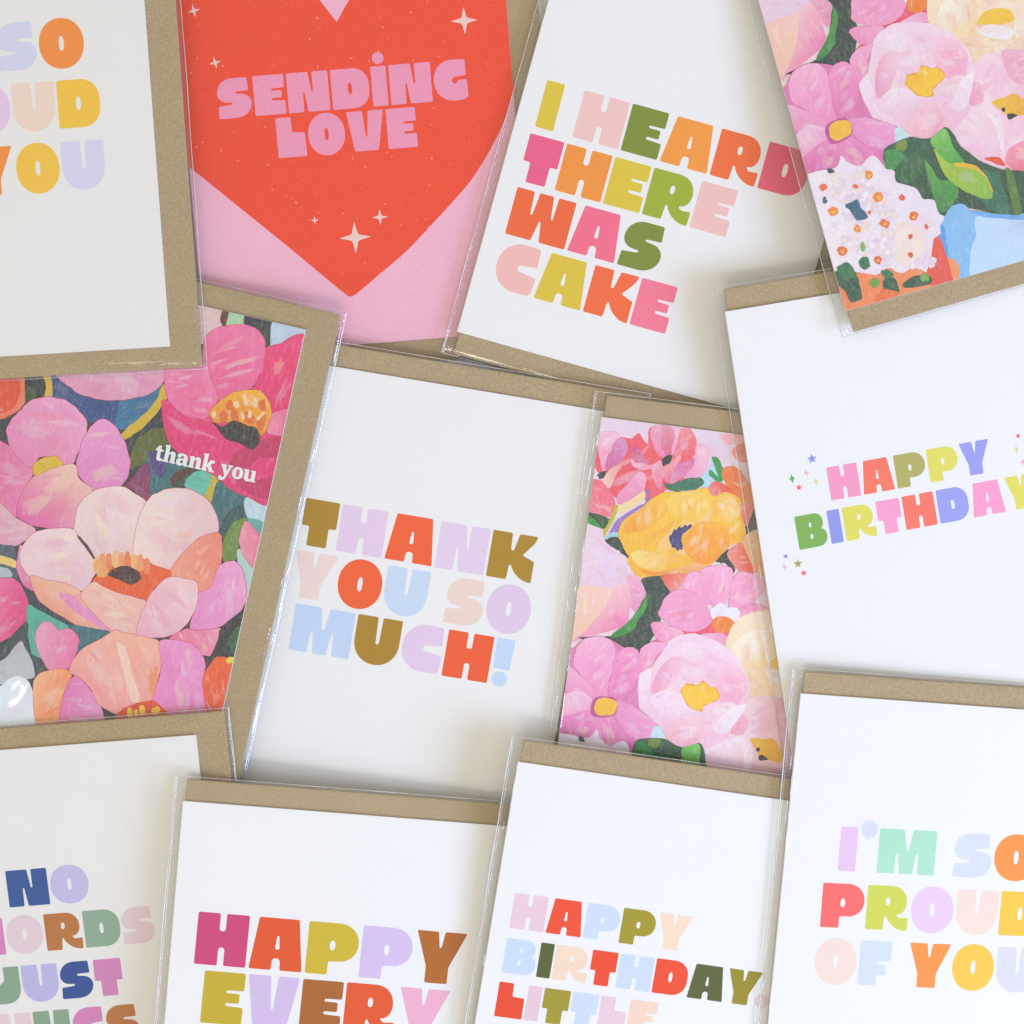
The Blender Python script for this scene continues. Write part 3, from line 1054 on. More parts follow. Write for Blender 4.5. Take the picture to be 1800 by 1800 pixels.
S(PATCH, (192, 198, 204), '140,890 175,940 220,1020 236,1130 120,1160 -50,1190 -50,1080 40,1000', glaze=2)
S(PATCH, (228, 242, 250), '-200,1230 0,1200 60,1150 130,1128 200,1170 232,1260 276,1420 270,1540 -200,1560', glaze=1)
S(PET, (240, 134, 184), '300,758 350,765 405,812 460,798 520,830 547,890 520,970 470,1072 415,1094 340,1084 280,990 243,880 260,800', glaze=2)
S(PET, (244, 156, 106), '240,1150 300,1100 400,1078 470,1090 492,1140 450,1220 430,1300 425,1500 268,1520 228,1250', (246, 184, 140), 170)
S(PET, (234, 136, 200), '488,1150 540,1128 620,1220 685,1330 720,1500 420,1520 436,1270')
S(PET, (242, 128, 166), '1165,872 1280,800 1350,818 1515,800 1502,862 1442,996 1380,972 1300,902')
S(PATCH, (48, 58, 60), '1380,990 1450,985 1505,865 1520,800 1650,690 1740,640 1700,900 1625,1010 1490,1005 1418,1075')
S(LEAF, (62, 104, 72), '1570,890 1640,785 1690,800 1660,930 1600,975')
S(PET, (246, 186, 168), '478,1092 520,990 600,920 700,870 790,815 850,828 960,850 1080,880 1112,960 1102,1100 1072,1200 1064,1320 940,1340 840,1400 690,1330 615,1200 536,1130', (244, 172, 168), 270)
S(PATCH, (240, 160, 120), '1030,1120 1080,1060 1085,1180 1050,1270 1030,1230', glaze=0)
S(PATCH, (248, 212, 196), '800,900 860,930 900,1060 960,1280 900,1290 850,1100', glaze=0)
S(PET, (236, 144, 204), '1096,892 1200,880 1300,900 1382,970 1413,1060 1393,1180 1440,1370 1440,1480 1140,1480 1050,1310 1080,1200 1112,1050', (240, 156, 212), 90)
S(PET, (242, 106, 50), '1488,1000 1560,1005 1640,1035 1560,1400 1440,1420 1398,1190 1418,1090', (236, 90, 40), 270)
S(CEN, (238, 222, 84), '1555,1012 1605,996 1605,1034 1570,1042', glaze=0)
S(CEN, (226, 84, 44), '790,1420 850,1352 940,1312 1060,1298 1125,1350 1160,1400 1100,1480 880,1480', glaze=0)
for q in ('875,1370 900,1345 915,1400 890,1420', '960,1340 990,1330 1000,1390 965,1400', '1040,1360 1090,1335 1105,1365 1060,1395', '920,1370 945,1360 950,1400 925,1410'):
    S(CEN, (242, 206, 76), q, glaze=0)

# ---- peonies, poppies and a vase (cards G and D share this print)
PP = Painting()
PL = (226, 128, 176)
PP.add(PATCH, [(-CW - 1, -CH - 1), (CW + 1, -CH - 1), (CW + 1, CH + 1), (-CW - 1, CH + 1)], (250, 226, 224), (238, 218, 230), smooth=False, jitter=0, glaze=0)
S = tracer(PP, 'G', 960, 660, 3.913, PL, .10)
S(PET, (240, 92, 108), '330,450 370,440 420,640 480,440 540,425 590,432 640,398 700,470 720,360 860,380 900,370 990,372 1030,455 1010,570 960,720 870,780 820,790 740,850 500,850 440,800 390,700 340,640', (244, 104, 116), 0, out=None)
S(PET, (248, 176, 204), '378,402 430,385 492,392 504,440 452,520 420,640 388,655 358,480')
S(PET, (218, 112, 178), '440,520 490,440 552,450 554,530 500,602 430,645 408,620')
S(PET, (242, 142, 182), '716,384 750,345 802,350 792,420 800,500 832,565 788,558 738,480')
S(PET, (230, 112, 152), '800,350 862,355 882,420 862,520 840,565 802,500 792,420')
S(PET, (246, 176, 204), '872,358 924,366 904,450 872,548 862,520 884,420')
S(PET, (244, 100, 112), '926,372 990,372 1032,455 1012,560 900,620 880,560 906,450')
S(PET, (248, 172, 206), '1030,490 1060,474 1102,490 1114,600 1062,695 960,712 946,684 1020,605')
S(PET, (230, 114, 174), '900,620 1012,570 1012,622 950,690 868,745 848,712')
S(PET, (220, 92, 152), '598,490 640,500 662,560 704,602 640,604 588,542')
S(PET, (248, 156, 186), '578,570 622,600 700,612 792,598 800,640 760,644 680,644 600,624', out=None)
S(PET, (246, 140, 170), '726,620 792,592 798,700 792,785 758,762 730,682', out=None)
S(PET, (246, 134, 164), '816,685 896,560 930,568 880,644 830,724', out=None)
S(CEN, (46, 66, 62), '796,574 850,548 868,558 850,602 808,624')
S(PET, (244, 134, 154), '290,730 380,728 444,800 474,870 452,962 380,974 270,940', (246, 120, 136), 60)
S(PET, (246, 186, 166), '388,714 470,620 522,620 482,682 440,775', out=None)
S(CEN, (44, 66, 60), '356,680 412,654 402,694 372,714')
S(PATCH, (160, 124, 200), '436,1084 490,990 560,940 660,890 696,840 682,785 704,790 716,840 690,880 600,950 560,1002 482,1084', glaze=0)
S(PATCH, (246, 220, 168), '496,936 500,888 580,858 672,785 680,850 600,902 520,948', glaze=0)
S(PET, (242, 154, 192), '488,824 560,750 630,664 684,680 684,740 662,792 560,862 498,884', (246, 176, 206), 90)
S(LEAF, (36, 92, 64), '280,940 430,980 424,1030 390,1056 270,1015')
S(LEAF, (64, 154, 66), '285,968 340,1000 384,1054 280,1024')
S(PATCH, (168, 218, 238), '406,1114 450,1080 492,1080 484,1122 420,1136', glaze=0)
S(LEAF, (192, 192, 64), '470,900 496,900 472,980 432,1060 378,1136 366,1112 418,1030', glaze=0)
S(PATCH, (184, 222, 242), '1056,724 1120,640 1150,588 1184,640 1204,722 1150,742 1100,784')
S(LEAF, (62, 162, 84), '1138,570 1176,562 1214,630 1216,722 1180,734 1118,680 1130,650 1180,690')
S(LEAF, (52, 122, 92), '812,740 850,750 880,740 950,714 1062,703 1084,740 1030,782 940,792 900,797 828,782')
S(PATCH, (248, 186, 194), '1205,405 1420,415 1420,470 1240,474')
S(PET, (242, 98, 76), '1286,505 1350,466 1460,490 1460,590 1330,594 1286,552', out=None)
S(PET, (242, 134, 72), '1216,644 1270,620 1340,656 1410,760 1480,860 1480,960 1330,876 1248,765 1212,702', (244, 146, 90), 0, out=None)
S(PET, (242, 96, 64), '1116,774 1160,728 1264,770 1276,802 1170,846', out=None)
S(PET, (242, 92, 70), '1326,876 1480,900 1500,1010 1380,1066 1336,980', out=None)
S(PATCH, (56, 72, 68), '1364,1060 1400,1000 1440,900 1500,930 1500,1070 1390,1096')
S(PET, (250, 194, 58), '498,1084 530,1000 580,960 640,930 720,850 800,810 900,800 1000,795 1100,774 1150,830 1240,804 1332,850 1342,960 1374,1080 1330,1144 1260,1174 1230,1244 1150,1284 1080,1334 960,1374 800,1374 670,1404 600,1344 553,1262 518,1190', (252, 202, 70), 90, out=(240, 166, 50))
S(PET, (252, 212, 102), '828,880 870,820 960,798 1080,805 1124,870 1120,930 1040,1002 960,1000 870,970', (252, 206, 84), 270, out=None)
S(PET, (253, 206, 72), '1150,850 1240,820 1320,880 1330,960 1250,1010 1160,960', out=None)
S(PET, (248, 176, 54), '640,930 720,860 800,830 820,900 780,990 680,1060 560,1080 540,1030', (252, 200, 70), 60, out=None)
S(PET, (248, 168, 54), '556,1286 640,1330 700,1370 800,1372 960,1372 1080,1334 1100,1270 1000,1300 760,1350 640,1320', out=None)
S(PET, (253, 218, 128), '578,1230 660,1204 780,1220 900,1222 1000,1252 880,1284 740,1334 640,1312', (250, 196, 76), 0, out=None)
S(CEN, (76, 76, 134), '848,1132 880,1070 950,1040 1012,1034 950,1082 932,1122 942,1194 900,1192 858,1162', glaze=0)
for q in ('846,1112 858,1096 866,1130 852,1140', '872,1072 886,1060 890,1090 878,1098', '908,1052 922,1036 926,1068 912,1072', '942,1040 960,1028 960,1056 946,1060', '980,1034 1000,1026 996,1050 982,1052', '862,1160 876,1150 884,1180 868,1184', '894,1180 908,1170 914,1200 900,1204'):
    S(CEN, (58, 62, 118), q, glaze=0)
S(PET, (250, 170, 52), '950,1090 1030,1020 1110,1003 1200,1020 1264,1090 1254,1190 1194,1262 1080,1304 990,1252 936,1150', (252, 184, 64), 100, out=(244, 190, 90))
S(LEAF, (48, 72, 68), '396,1136 490,1114 532,1190 570,1248 530,1244 500,1202 428,1194')
S(LEAF, (52, 66, 62), '1166,1274 1250,1198 1262,1250 1300,1330 1282,1366 1240,1296 1200,1290')
S(PET, (242, 98, 66), '1246,1212 1340,1146 1384,1240 1450,1344 1384,1376 1320,1336 1258,1262', out=None)
S(PET, (242, 178, 72), '1366,1110 1440,1066 1540,1100 1560,1400 1440,1346 1388,1240 1356,1160', out=None)
S(PET, (238, 212, 230), '230,1010 290,1018 384,1060 404,1140 500,1212 553,1264 552,1380 562,1444 400,1466 180,1470', (242, 222, 234), 90, out=None)
S(PET, (242, 180, 208), '548,1376 640,1388 688,1470 682,1562 620,1626 570,1564 562,1444', (236, 160, 196), 300, out=(246, 220, 232))
S(PET, (248, 202, 180), '170,1462 400,1460 472,1470 432,1560 392,1612 290,1734 150,1830', (250, 210, 196), 90, out=None)
S(PET, (244, 156, 192), '468,1462 562,1442 578,1540 562,1702 490,1744 300,1794 150,1840 300,1730 400,1602', (250, 196, 206), 130, out=(250, 214, 222))
S(LEAF, (48, 62, 58), '656,1404 806,1376 815,1420 855,1490 784,1640 786,1690 740,1790 620,1950 540,1960 480,1870 250,1812 230,1800 460,1790 560,1722 640,1590 690,1500', (58, 78, 70), 0, glaze=4)
S(LEAF, (52, 144, 74), '566,1694 650,1590 690,1520 692,1590 622,1702 600,1752 470,1804 456,1772', (70, 160, 70), 0)
S(PET, (244, 102, 72), '800,1374 966,1364 944,1420 892,1484 850,1484 812,1420', out=None)
S = tracer(PP, 'G', 940, 1000, 3.75, PL, .10)
# cosmos with a white eye
S(PATCH, (242, 92, 122), '750,490 1000,395 1160,360 1360,395 1310,480 1100,440 870,510')
S(PET, (248, 168, 208), '972,95 1030,22 1098,28 1112,100 1152,200 1172,244 1050,172 978,134', (250, 180, 216), 90)
S(PET, (250, 174, 212), '1095,10 1160,-20 1250,-20 1304,10 1294,130 1240,232 1180,232 1108,112', (252, 186, 220), 90)
S(PET, (248, 170, 208), '1300,82 1350,22 1440,36 1520,110 1410,250 1340,262 1278,242 1290,150', (250, 182, 216), 90)
S(PET, (246, 168, 206), '1336,274 1450,228 1560,280 1590,390 1500,404 1380,414 1348,332')
S(PET, (248, 172, 210), '816,292 870,178 950,138 1040,158 1112,210 1154,290 1164,352 1090,404 1000,414 900,372 828,322', (246, 164, 204), 270)
S(PET, (250, 164, 204), '766,372 800,348 900,380 986,420 900,494 808,464')
S(PET, (250, 176, 210), '1106,428 1240,428 1294,492 1200,484 1108,452')
S(CEN, (244, 244, 250), '1156,272 1200,238 1230,222 1270,250 1332,258 1354,310 1310,374 1250,312 1178,334')
S(CEN, (246, 138, 56), '1166,352 1210,312 1282,320 1314,350 1292,402 1230,424 1178,392')
# cream flower and the pale peony behind (seen whole on the other card)
S2 = tracer(PP, 'D', 1320, 0, 3.75, PL, .10)
S2(PET, (252, 234, 204), '1165,110 1200,-80 1500,-260 1900,-200 2000,200 1800,330 1600,345 1500,415 1425,435 1350,262 1268,222 1205,185', (250, 222, 176), 270, out=(250, 214, 150))
S2(PET, (253, 242, 220), '1215,150 1260,20 1380,-60 1480,40 1480,160 1380,240 1290,215', (251, 226, 184), 300, out=(248, 214, 160))
S2(PET, (253, 238, 214), '1480,20 1560,-120 1700,-140 1820,-40 1800,60 1690,50 1560,60', (252, 228, 190), 90, out=(248, 216, 164))
S2(PET, (252, 236, 208), '1745,130 1830,60 1960,100 1960,240 1820,300 1740,230', out=(248, 214, 160))
S2(PET, (250, 228, 190), '1590,270 1700,265 1800,250 1830,310 1700,332 1600,340', out=(246, 200, 150))
S2(PET, (250, 224, 178), '1360,270 1440,250 1560,250 1590,320 1520,400 1430,430 1390,340', out=None)
S2(CEN, (250, 206, 64), '1496,156 1550,72 1690,58 1740,130 1640,164', glaze=1)
S2(PET, (250, 246, 244), '1490,205 1600,158 1730,200 1690,262 1580,250', out=None)
S2(PET, (248, 206, 224), '1400,740 1424,560 1420,470 1500,400 1600,342 1800,326 2000,380 2050,900 1850,1170 1660,1112 1480,1062 1380,962 1290,840 1286,766', (250, 216, 230), 120, out=(250, 232, 240))
S2(PET, (246, 172, 198), '1425,560 1500,545 1535,620 1520,680 1430,690', out=None)
S2(PET, (250, 226, 236), '1290,790 1400,735 1500,760 1530,850 1500,930 1400,960 1330,900', out=(246, 190, 214))
S2(PET, (252, 240, 244), '1490,730 1550,690 1640,750 1670,880 1660,1010 1640,960 1600,820 1540,750', out=None)
S2(PET, (248, 190, 210), '1650,340 1800,330 1900,420 1800,560 1700,500', out=None)
S2(PET, (242, 134, 154), '1676,1066 1720,960 1900,920 1900,1160 1760,1140', (246, 160, 178), 90, out=None)
S2(CEN, (238, 94, 72), '1536,1045 1640,1038 1674,1096 1600,1076', glaze=0)
S2(CEN, (246, 196, 62), '1586,672 1680,640 1730,618 1830,680 1830,750 1700,764 1640,722', (242, 184, 50), 0, glaze=1)
S2(CEN, (50, 52, 56), '1648,712 1672,708 1678,730 1656,738', glaze=0)
S2(CEN, (50, 52, 56), '1688,760 1710,748 1756,760 1716,784 1694,786', glaze=0)
# pale pink peony
S(PET, (248, 208, 228), '780,640 820,560 880,482 950,440 1050,428 1150,460 1250,510 1330,580 1392,680 1417,800 1392,900 1340,982 1292,1050 1272,1112 1130,1184 1000,1190 900,1144 858,1082 796,1012 698,922 636,852 648,740 690,668 760,648', (250, 222, 236), 80, out=(252, 236, 242))
S(PET, (250, 222, 238), '820,650 880,520 960,455 1060,440 1160,470 1260,530 1310,600 1230,700 1180,760 1100,740 1000,760 940,680', (248, 212, 230), 270, out=None)
S(PET, (244, 178, 206), '766,790 830,650 890,588 982,576 970,680 890,760 800,836', (250, 204, 222), 0, out=None)
S(PET, (250, 190, 214), '1206,704 1290,618 1374,680 1398,780 1334,904 1232,884 1188,804', (252, 206, 224), 90, out=None)
S(PET, (250, 228, 240), '652,760 700,680 770,660 760,760 740,860 800,960 850,1040 790,1010 700,920 640,850', out=(244, 186, 212))
S(PET, (250, 230, 240), '758,852 860,798 962,830 1004,902 1054,932 1000,984 850,962 778,902', (246, 216, 232), 270, out=None)
S(PET, (248, 192, 208), '846,1064 950,1000 1080,958 1124,1000 1112,1172 960,1186', (250, 210, 222), 90, out=None)
S(PET, (250, 216, 228), '1100,930 1200,890 1300,880 1350,930 1250,1000 1170,1060 1110,1100', out=None)
S(PET, (250, 240, 248), '1176,1044 1280,930 1394,888 1332,1004 1240,1094', out=None)
S(CEN, (246, 170, 60), '962,806 1000,758 1060,764 1110,738 1156,776 1200,786 1218,854 1150,888 1112,906 1092,940 1046,926 996,884', glaze=0)
S(CEN, (252, 206, 54), '968,800 1000,765 1060,770 1110,745 1150,780 1190,790 1212,850 1150,880 1110,900 1090,932 1050,920 1000,880', glaze=2)
# pink cosmos with a yellow eye
S(PATCH, (226, 134, 182), '170,600 260,520 330,470 500,470 600,530 700,560 860,500 800,600 690,690 690,920 800,1040 740,1170 660,1190 480,1170 320,1120 130,1110', glaze=0)
S(PET, (246, 166, 206), '690,560 720,505 790,478 880,490 800,575 764,640 690,680', (248, 176, 212), 90, out=None)
S(PET, (246, 160, 204), '256,622 280,520 330,458 430,448 500,468 532,540 512,650 482,760 472,862 426,862 378,792 298,692', (250, 182, 218), 100)
S(PET, (238, 140, 194), '490,830 502,700 528,580 580,528 650,518 697,568 694,680 644,784 570,836 490,860', (246, 160, 206), 90)
S(PET, (244, 164, 206), '180,600 230,636 300,698 394,802 404,884 330,834 180,790')
S(PET, (246, 182, 216), '170,850 300,798 404,882 392,924 280,952 160,1000')
S(PET, (228, 118, 178), '140,1000 280,948 392,928 424,962 384,1082 322,1136 240,1114 120,1120', (240, 150, 200), 70)
S(PET, (232, 126, 186), '386,1064 430,958 500,958 562,1040 664,1122 676,1210 570,1188 480,1180', (240, 150, 200), 110)
S(PET, (240, 156, 206), '526,954 530,868 620,888 702,940 804,1030 794,1124 742,1176 660,1124 580,1054', (246, 176, 218), 30)
S(CEN, (196, 88, 156), '366,932 398,846 522,844 546,922 502,974 398,976', glaze=0)
S(CEN, (248, 196, 60), '392,932 408,868 460,848 532,868 543,912 512,958 428,964', glaze=1)
S = tracer(PP, 'D', 1320, 0, 3.75, PL, .10)
# leaves, hydrangea, vase
S(PATCH, (206, 236, 242), '945,860 985,840 1030,880 1025,925 960,945', glaze=0)
S(LEAF, (36, 98, 72), '876,985 1030,908 1180,910 1292,838 1384,962 1500,1052 1640,1112 1850,1160 1950,1500 1690,1436 1380,1362 1246,1432 1218,1344 1130,1316 956,1204 890,1104', (30, 84, 66), 270, glaze=4)
S(LEAF, (62, 152, 78), '886,1002 960,988 1024,1050 940,1114 888,1104')
S(LEAF, (122, 150, 70), '950,945 1025,925 1020,985 960,990', glaze=0)
S(LEAF, (48, 112, 72), '960,1090 1080,1000 1150,1010 1140,1120 1050,1210 970,1180')
S(LEAF, (84, 178, 74), '1186,922 1282,848 1334,960 1410,1086 1300,1086 1238,1012', (120, 200, 90), 120)
S(LEAF, (74, 154, 78), '1146,1052 1240,1180 1342,1200 1364,1292 1300,1376 1238,1406 1198,1282', (96, 172, 80), 90)
S(LEAF, (42, 122, 94), '1490,1130 1620,1148 1684,1300 1706,1410 1600,1396 1470,1262')
S(LEAF, (92, 134, 64), '1676,1128 1722,1138 1784,1400 1738,1408')
S(LEAF, (240, 190, 62), '1330,1082 1470,1086 1546,1156 1594,1270 1500,1190', glaze=0)
S(LEAF, (172, 208, 74), '1204,986 1270,1050 1350,1094 1480,1120 1556,1190 1592,1296 1520,1306 1400,1256 1284,1164', (150, 196, 66), 300)
S(PATCH, (152, 208, 248), '1236,1520 1280,1418 1320,1358 1400,1348 1480,1408 1700,1432 2000,1400 2000,1900 1310,2000 1268,1650', (140, 198, 244), 180, glaze=2)
S(PATCH, (200, 228, 252), '1480,1430 1600,1430 1720,1446 2000,1420 2000,1900 1500,1900 1440,1700 1480,1560', glaze=3)
S(PATCH, (104, 164, 234), '1236,1500 1276,1496 1302,1690 1342,1830 1306,1830 1264,1660', glaze=0)
S(PATCH, (120, 180, 240), '1470,1392 1700,1420 1850,1412 1850,1446 1700,1448 1490,1420', glaze=0)
S(PATCH, (248, 158, 106), '500,1740 1300,1700 1360,1900 1300,2050 600,2160 480,2000', (246, 140, 90), 180, glaze=3)
S(PATCH, (238, 96, 82), '1192,1570 1250,1584 1340,1860 1300,1900 1130,1860 1140,1760', glaze=1)
S(PET, (246, 238, 246), '330,1180 560,1102 590,1026 640,1072 720,1092 800,1026 892,1112 942,1128 962,1200 1082,1238 1132,1310 1204,1318 1232,1400 1276,1430 1242,1500 1254,1540 1200,1584 1184,1700 1150,1796 1080,1750 1000,1800 900,1770 820,1810 700,1790 560,1800 480,1790 400,1500', (242, 232, 244), 0, out=None, glaze=2)
S(PATCH, (249, 235, 226), '948,1484 1040,1458 1134,1540 1136,1650 1060,1744 966,1744 944,1600', glaze=2)
fr = random.Random(5)
for i in range(60):
    x, y = fr.uniform(440, 1190), fr.uniform(1130, 1740)
    if x > 760 + (y - 1130) * .75 or x < 400 + (y - 1130) * .2:
        continue
    a0 = fr.uniform(0, 6.28)
    for j in range(4):
        a_ = a0 + j * 1.57
        px, py = x + 24 * math.cos(a_), y + 24 * math.sin(a_)
        S(PET, fr.choice(((252, 248, 252), (240, 230, 242), (248, 240, 240), (236, 228, 244), (250, 234, 224))), ' '.join('%.0f,%.0f' % (px + 23 * math.cos(q_ * 1.05) * fr.uniform(.8, 1.1), py + 20 * math.sin(q_ * 1.05) * fr.uniform(.8, 1.1)) for q_ in range(6)), out=(228, 214, 230) if j % 2 else None, glaze=0)
for (x, y, r, c_) in ((775, 1155, 32, 0), (475, 1235, 24, 1), (690, 1230, 20, 2), (840, 1300, 36, 0), (995, 1305, 24, 2), (540, 1395, 38, 0), (1070, 1425, 36, 1), (1155, 1495, 16, 2),
                      (700, 1505, 28, 0), (880, 1475, 32, 1), (1050, 1560, 18, 2), (600, 1655, 34, 1), (1055, 1680, 20, 2), (835, 1715, 28, 2), (470, 1560, 14, 0), (780, 1400, 14, 2)):
    rr = random.Random(x)
    pts = ' '.join('%.0f,%.0f' % (x + r * rr.uniform(.7, 1.1) * math.cos(a_ * 1.05), y + r * rr.uniform(.7, 1.1) * math.sin(a_ * 1.05)) for a_ in range(6))
    S(CEN, ((246, 150, 66), (242, 120, 66), (240, 100, 70))[c_], pts, glaze=0)
    if r > 24:
        S(CEN, (250, 196, 90), '%d,%d %d,%d %d,%d' % (x - r * .3, y + r * .1, x + r * .4, y - r * .3, x + r * .2, y + r * .5), glaze=0)
S(LEAF, (52, 106, 132), '620,1356 700,1318 722,1370 774,1430 700,1454 658,1392')
S(LEAF, (60, 112, 136), '472,1312 490,1296 500,1330 482,1348', glaze=0)
S(LEAF, (52, 96, 106), '500,1120 530,1112 552,1134 520,1142', glaze=0)
S(LEAF, (128, 190, 96), '722,1605 742,1600 756,1640 732,1662', glaze=0)
S = tracer(PP, 'D', 1240, 480, 3.214, PL, .10)
for c_, q in (((40, 100, 78), '735,-10 790,0 850,15 868,60 885,140 824,168 790,104 742,62'), ((58, 128, 84), '742,-30 800,-60 840,-20 850,20 780,40'),
              ((44, 104, 80), '1004,40 1062,28 1094,100 1062,134 1008,84'), ((40, 98, 78), '1116,62 1180,18 1274,24 1266,62 1130,86'),
              ((112, 174, 72), '926,52 960,28 984,60 950,84'), ((56, 124, 88), '870,-80 910,-90 930,-40 900,-20 870,-40'),
              ((60, 132, 92), '990,-10 1030,-20 1060,10 1020,30'), ((118, 180, 78), '1210,20 1250,0 1260,40 1220,50')):
    S(LEAF, c_, q)
S(PATCH, (244, 128, 76), '960,150 1010,90 1090,110 1060,150 990,190', glaze=0)


# ------------------------------------------------------------------ build the packs
ENV_ME = slab('envelope', ENV[0], ENV[1], ENV[2], ENV[3], 0.12, Z_ENV, 0.14, M_KRAFT)
CARD_WHITE = folded_card_mesh('card', M_WHITE)
CARD_PINK = folded_card_mesh('card', ink_mat((251, 193, 216), .9))

LABELS = {
    'A': 'white card lettered SO PROUD OF YOU in kraft envelope, lying over the red heart card',
    'B': 'pink SENDING LOVE card with big red heart and small stars in clear sleeve',
    'C': 'white I HEARD THERE WAS CAKE card in clear sleeve over a kraft envelope',
    'D': 'floral card with white hydrangea and pale blue vase, lying over the HAPPY BIRTHDAY star card',
    'E': 'floral card with white thank you script and magenta poppy on kraft envelope',
    'F': 'white THANK YOU SO MUCH! card in clear sleeve over a kraft envelope',
    'G': 'floral card with yellow poppy, tucked under the HAPPY BIRTHDAY star card',
    'H': 'white HAPPY BIRTHDAY card with tiny coloured stars in clear sleeve',
    'I': 'white NO WORDS JUST HUGS card on kraft envelope in clear sleeve',
    'J': 'white HAPPY EVERY card with large magenta H in clear sleeve',
    'K': 'white HAPPY BIRTHDAY LITTLE card with pastel letters in clear sleeve',
    'L': "white I'M SO PROUD OF YOU card with mint M, lying over a floral card",
}
STRONG = {
    'A': {'b': 2.2, 'bulge': [(2, -77.6, 34, 2.0, .75, 0.0), (20, -78.2, 18, 1.2, .35, .01)]}, 'G': {'l': 2.6},
    'E': {'r': 1.5, 'bulge': [(*local('E', 12, 1010), 4.0, 15, 3.2, .05), (*local('E', 30, 1185), 4.2, 10, 2.9, -.25), (*local('E', 40, 1080), 1.6, 7, .8, .3)]},
    'D': {'b': 5.0, 'l': 1.2, 'bulge': [(0, -78.4, 26, 1.5, .5, 0.0)]}, 'H': {'l': 1.8}, 'L': {'l': 1.6}, 'K': {'l': 1.3}, 'I': {'r': 1.6}, 'F': {'r': 1.2},
}
CARD = {}
for si, k in enumerate(PACKS):
    root = bpy.data.objects.new('greeting_card', None)
    root.empty_display_size = 0.02
    COL.objects.link(root)
    root.matrix_world = POSE[k].mat
    root['label'] = LABELS[k]
    root['category'] = 'greeting card'
    root['group'] = 'greeting cards in clear sleeves'
    c = bpy.data.objects.new('card', CARD_PINK if k == 'B' else CARD_WHITE)
    COL.objects.link(c)
    c.parent = root
    CARD[k] = c
    e = bpy.data.objects.new('envelope', ENV_ME)
    COL.objects.link(e)
    e.parent = root
    s = bpy.data.objects.new('sleeve', sleeve_mesh(si + 1, STRONG.get(k)))
    COL.objects.link(s)
    s.parent = root
    for sd in 'lrbt':
        seam(s, sd, si + 1)

# ------------------------------------------------------------------ the prints
def lines(k, rows, speck=0.0):
    for text, p0, w, cap, rot, cols in rows:
        text_line(k, CARD[k], text, cols, p0, w, cap, rot, gap=.09 if k == 'H' else .06, speck=speck)


PROUD_1 = [(238, 205, 240), (222, 228, 250), (182, 234, 208), (222, 228, 252), (255, 158, 84)]
PROUD_2 = [(255, 118, 116), (216, 222, 96), (240, 212, 244), (250, 228, 216), (255, 208, 84)]
PROUD_3 = [(250, 228, 216), (220, 228, 252), (255, 158, 84), (255, 208, 90), (226, 226, 254)]
lines('L', [("I'M SO", (1472.4, 1530.4), 348.6, 78.3, 3.0, PROUD_1), ('PROUD', (1441.2, 1629.3), 385, 78, 2.6, PROUD_2),
            ('OF YOU', (1428.9, 1727), 391, 78, 2.6, PROUD_3)])
lines('A', [("I'M SO", (-206.5, 141), 358, 84, -4.1, PROUD_1), ('PROUD', (-214, 249), 394, 84, -4.1, PROUD_2),
            ('OF YOU', (-216, 358), 404.6, 84, -4.1, PROUD_3)])
lines('C', [('I HEARD', (940.2, 222.4), 485, 85, 15.4, [(230, 204, 78), (248, 206, 202), (132, 152, 66), (250, 164, 78), (248, 122, 74), (242, 112, 138)]),
            ('THERE', (910.3, 316.2), 378.5, 85, 15.4, [(242, 106, 146), (248, 158, 76), (230, 204, 76), (168, 184, 66), (248, 202, 198)]),
            ('WAS', (887.7, 410.3), 275, 85, 15.4, [(246, 114, 72), (250, 120, 150), (134, 150, 70)]),
            ('CAKE', (862.4, 502.8), 318, 85, 15.4, [(248, 196, 192), (228, 202, 76), (250, 118, 76), (252, 134, 160)])])
lines('F', [('THANK', (525.2, 956.5), 413, 82.5, 9.6, [(182, 144, 60), (236, 214, 240), (248, 108, 68), (236, 216, 242), (182, 144, 60)]),
            ('YOU SO', (506.8, 1047.2), 424.6, 82.5, 9.6, [(244, 224, 218), (248, 108, 66), (208, 226, 250), (244, 222, 212), (232, 210, 238)]),
            ('MUCH!', (507.1, 1141.8), 391, 82.5, 9.6, [(202, 222, 250), (180, 142, 58), (234, 212, 240), (246, 104, 66), (204, 226, 252)])])
lines('J', [('HAPPY', (340.6, 1693.9), 473.6, 92, 4.7, [(214, 80, 130), (234, 96, 48), (214, 190, 64), (220, 200, 240), (186, 112, 50)]),
            ('EVERY', (351.4, 1797.2), 432.4, 92, 4.7, [(206, 182, 60), (218, 198, 236), (178, 110, 56), (234, 96, 48), (244, 184, 212)])])
lines('K', [('HAPPY', (895.3, 1631.1), 315.7, 62.6, 7.7, [(240, 210, 224), (244, 88, 62), (212, 226, 252), (172, 158, 56), (252, 226, 202)]),
            ('BIRTHDAY', (881.4, 1708.9), 453.7, 61.5, 7.7, [(208, 226, 250), (94, 104, 62), (250, 224, 202), (244, 84, 60), (212, 226, 252), (244, 88, 62), (98, 106, 66), (160, 148, 54)]),
            ('LITTLE', (868.3, 1785.8), 281.7, 61.5, 7.7, [(240, 80, 54), (236, 206, 222), (170, 158, 60), (212, 226, 252), (240, 210, 224), (250, 220, 202)])])
star('K', CARD['K'], 1339, 1760, 12.5, 'dot', (238, 218, 220), name='printed_dot')
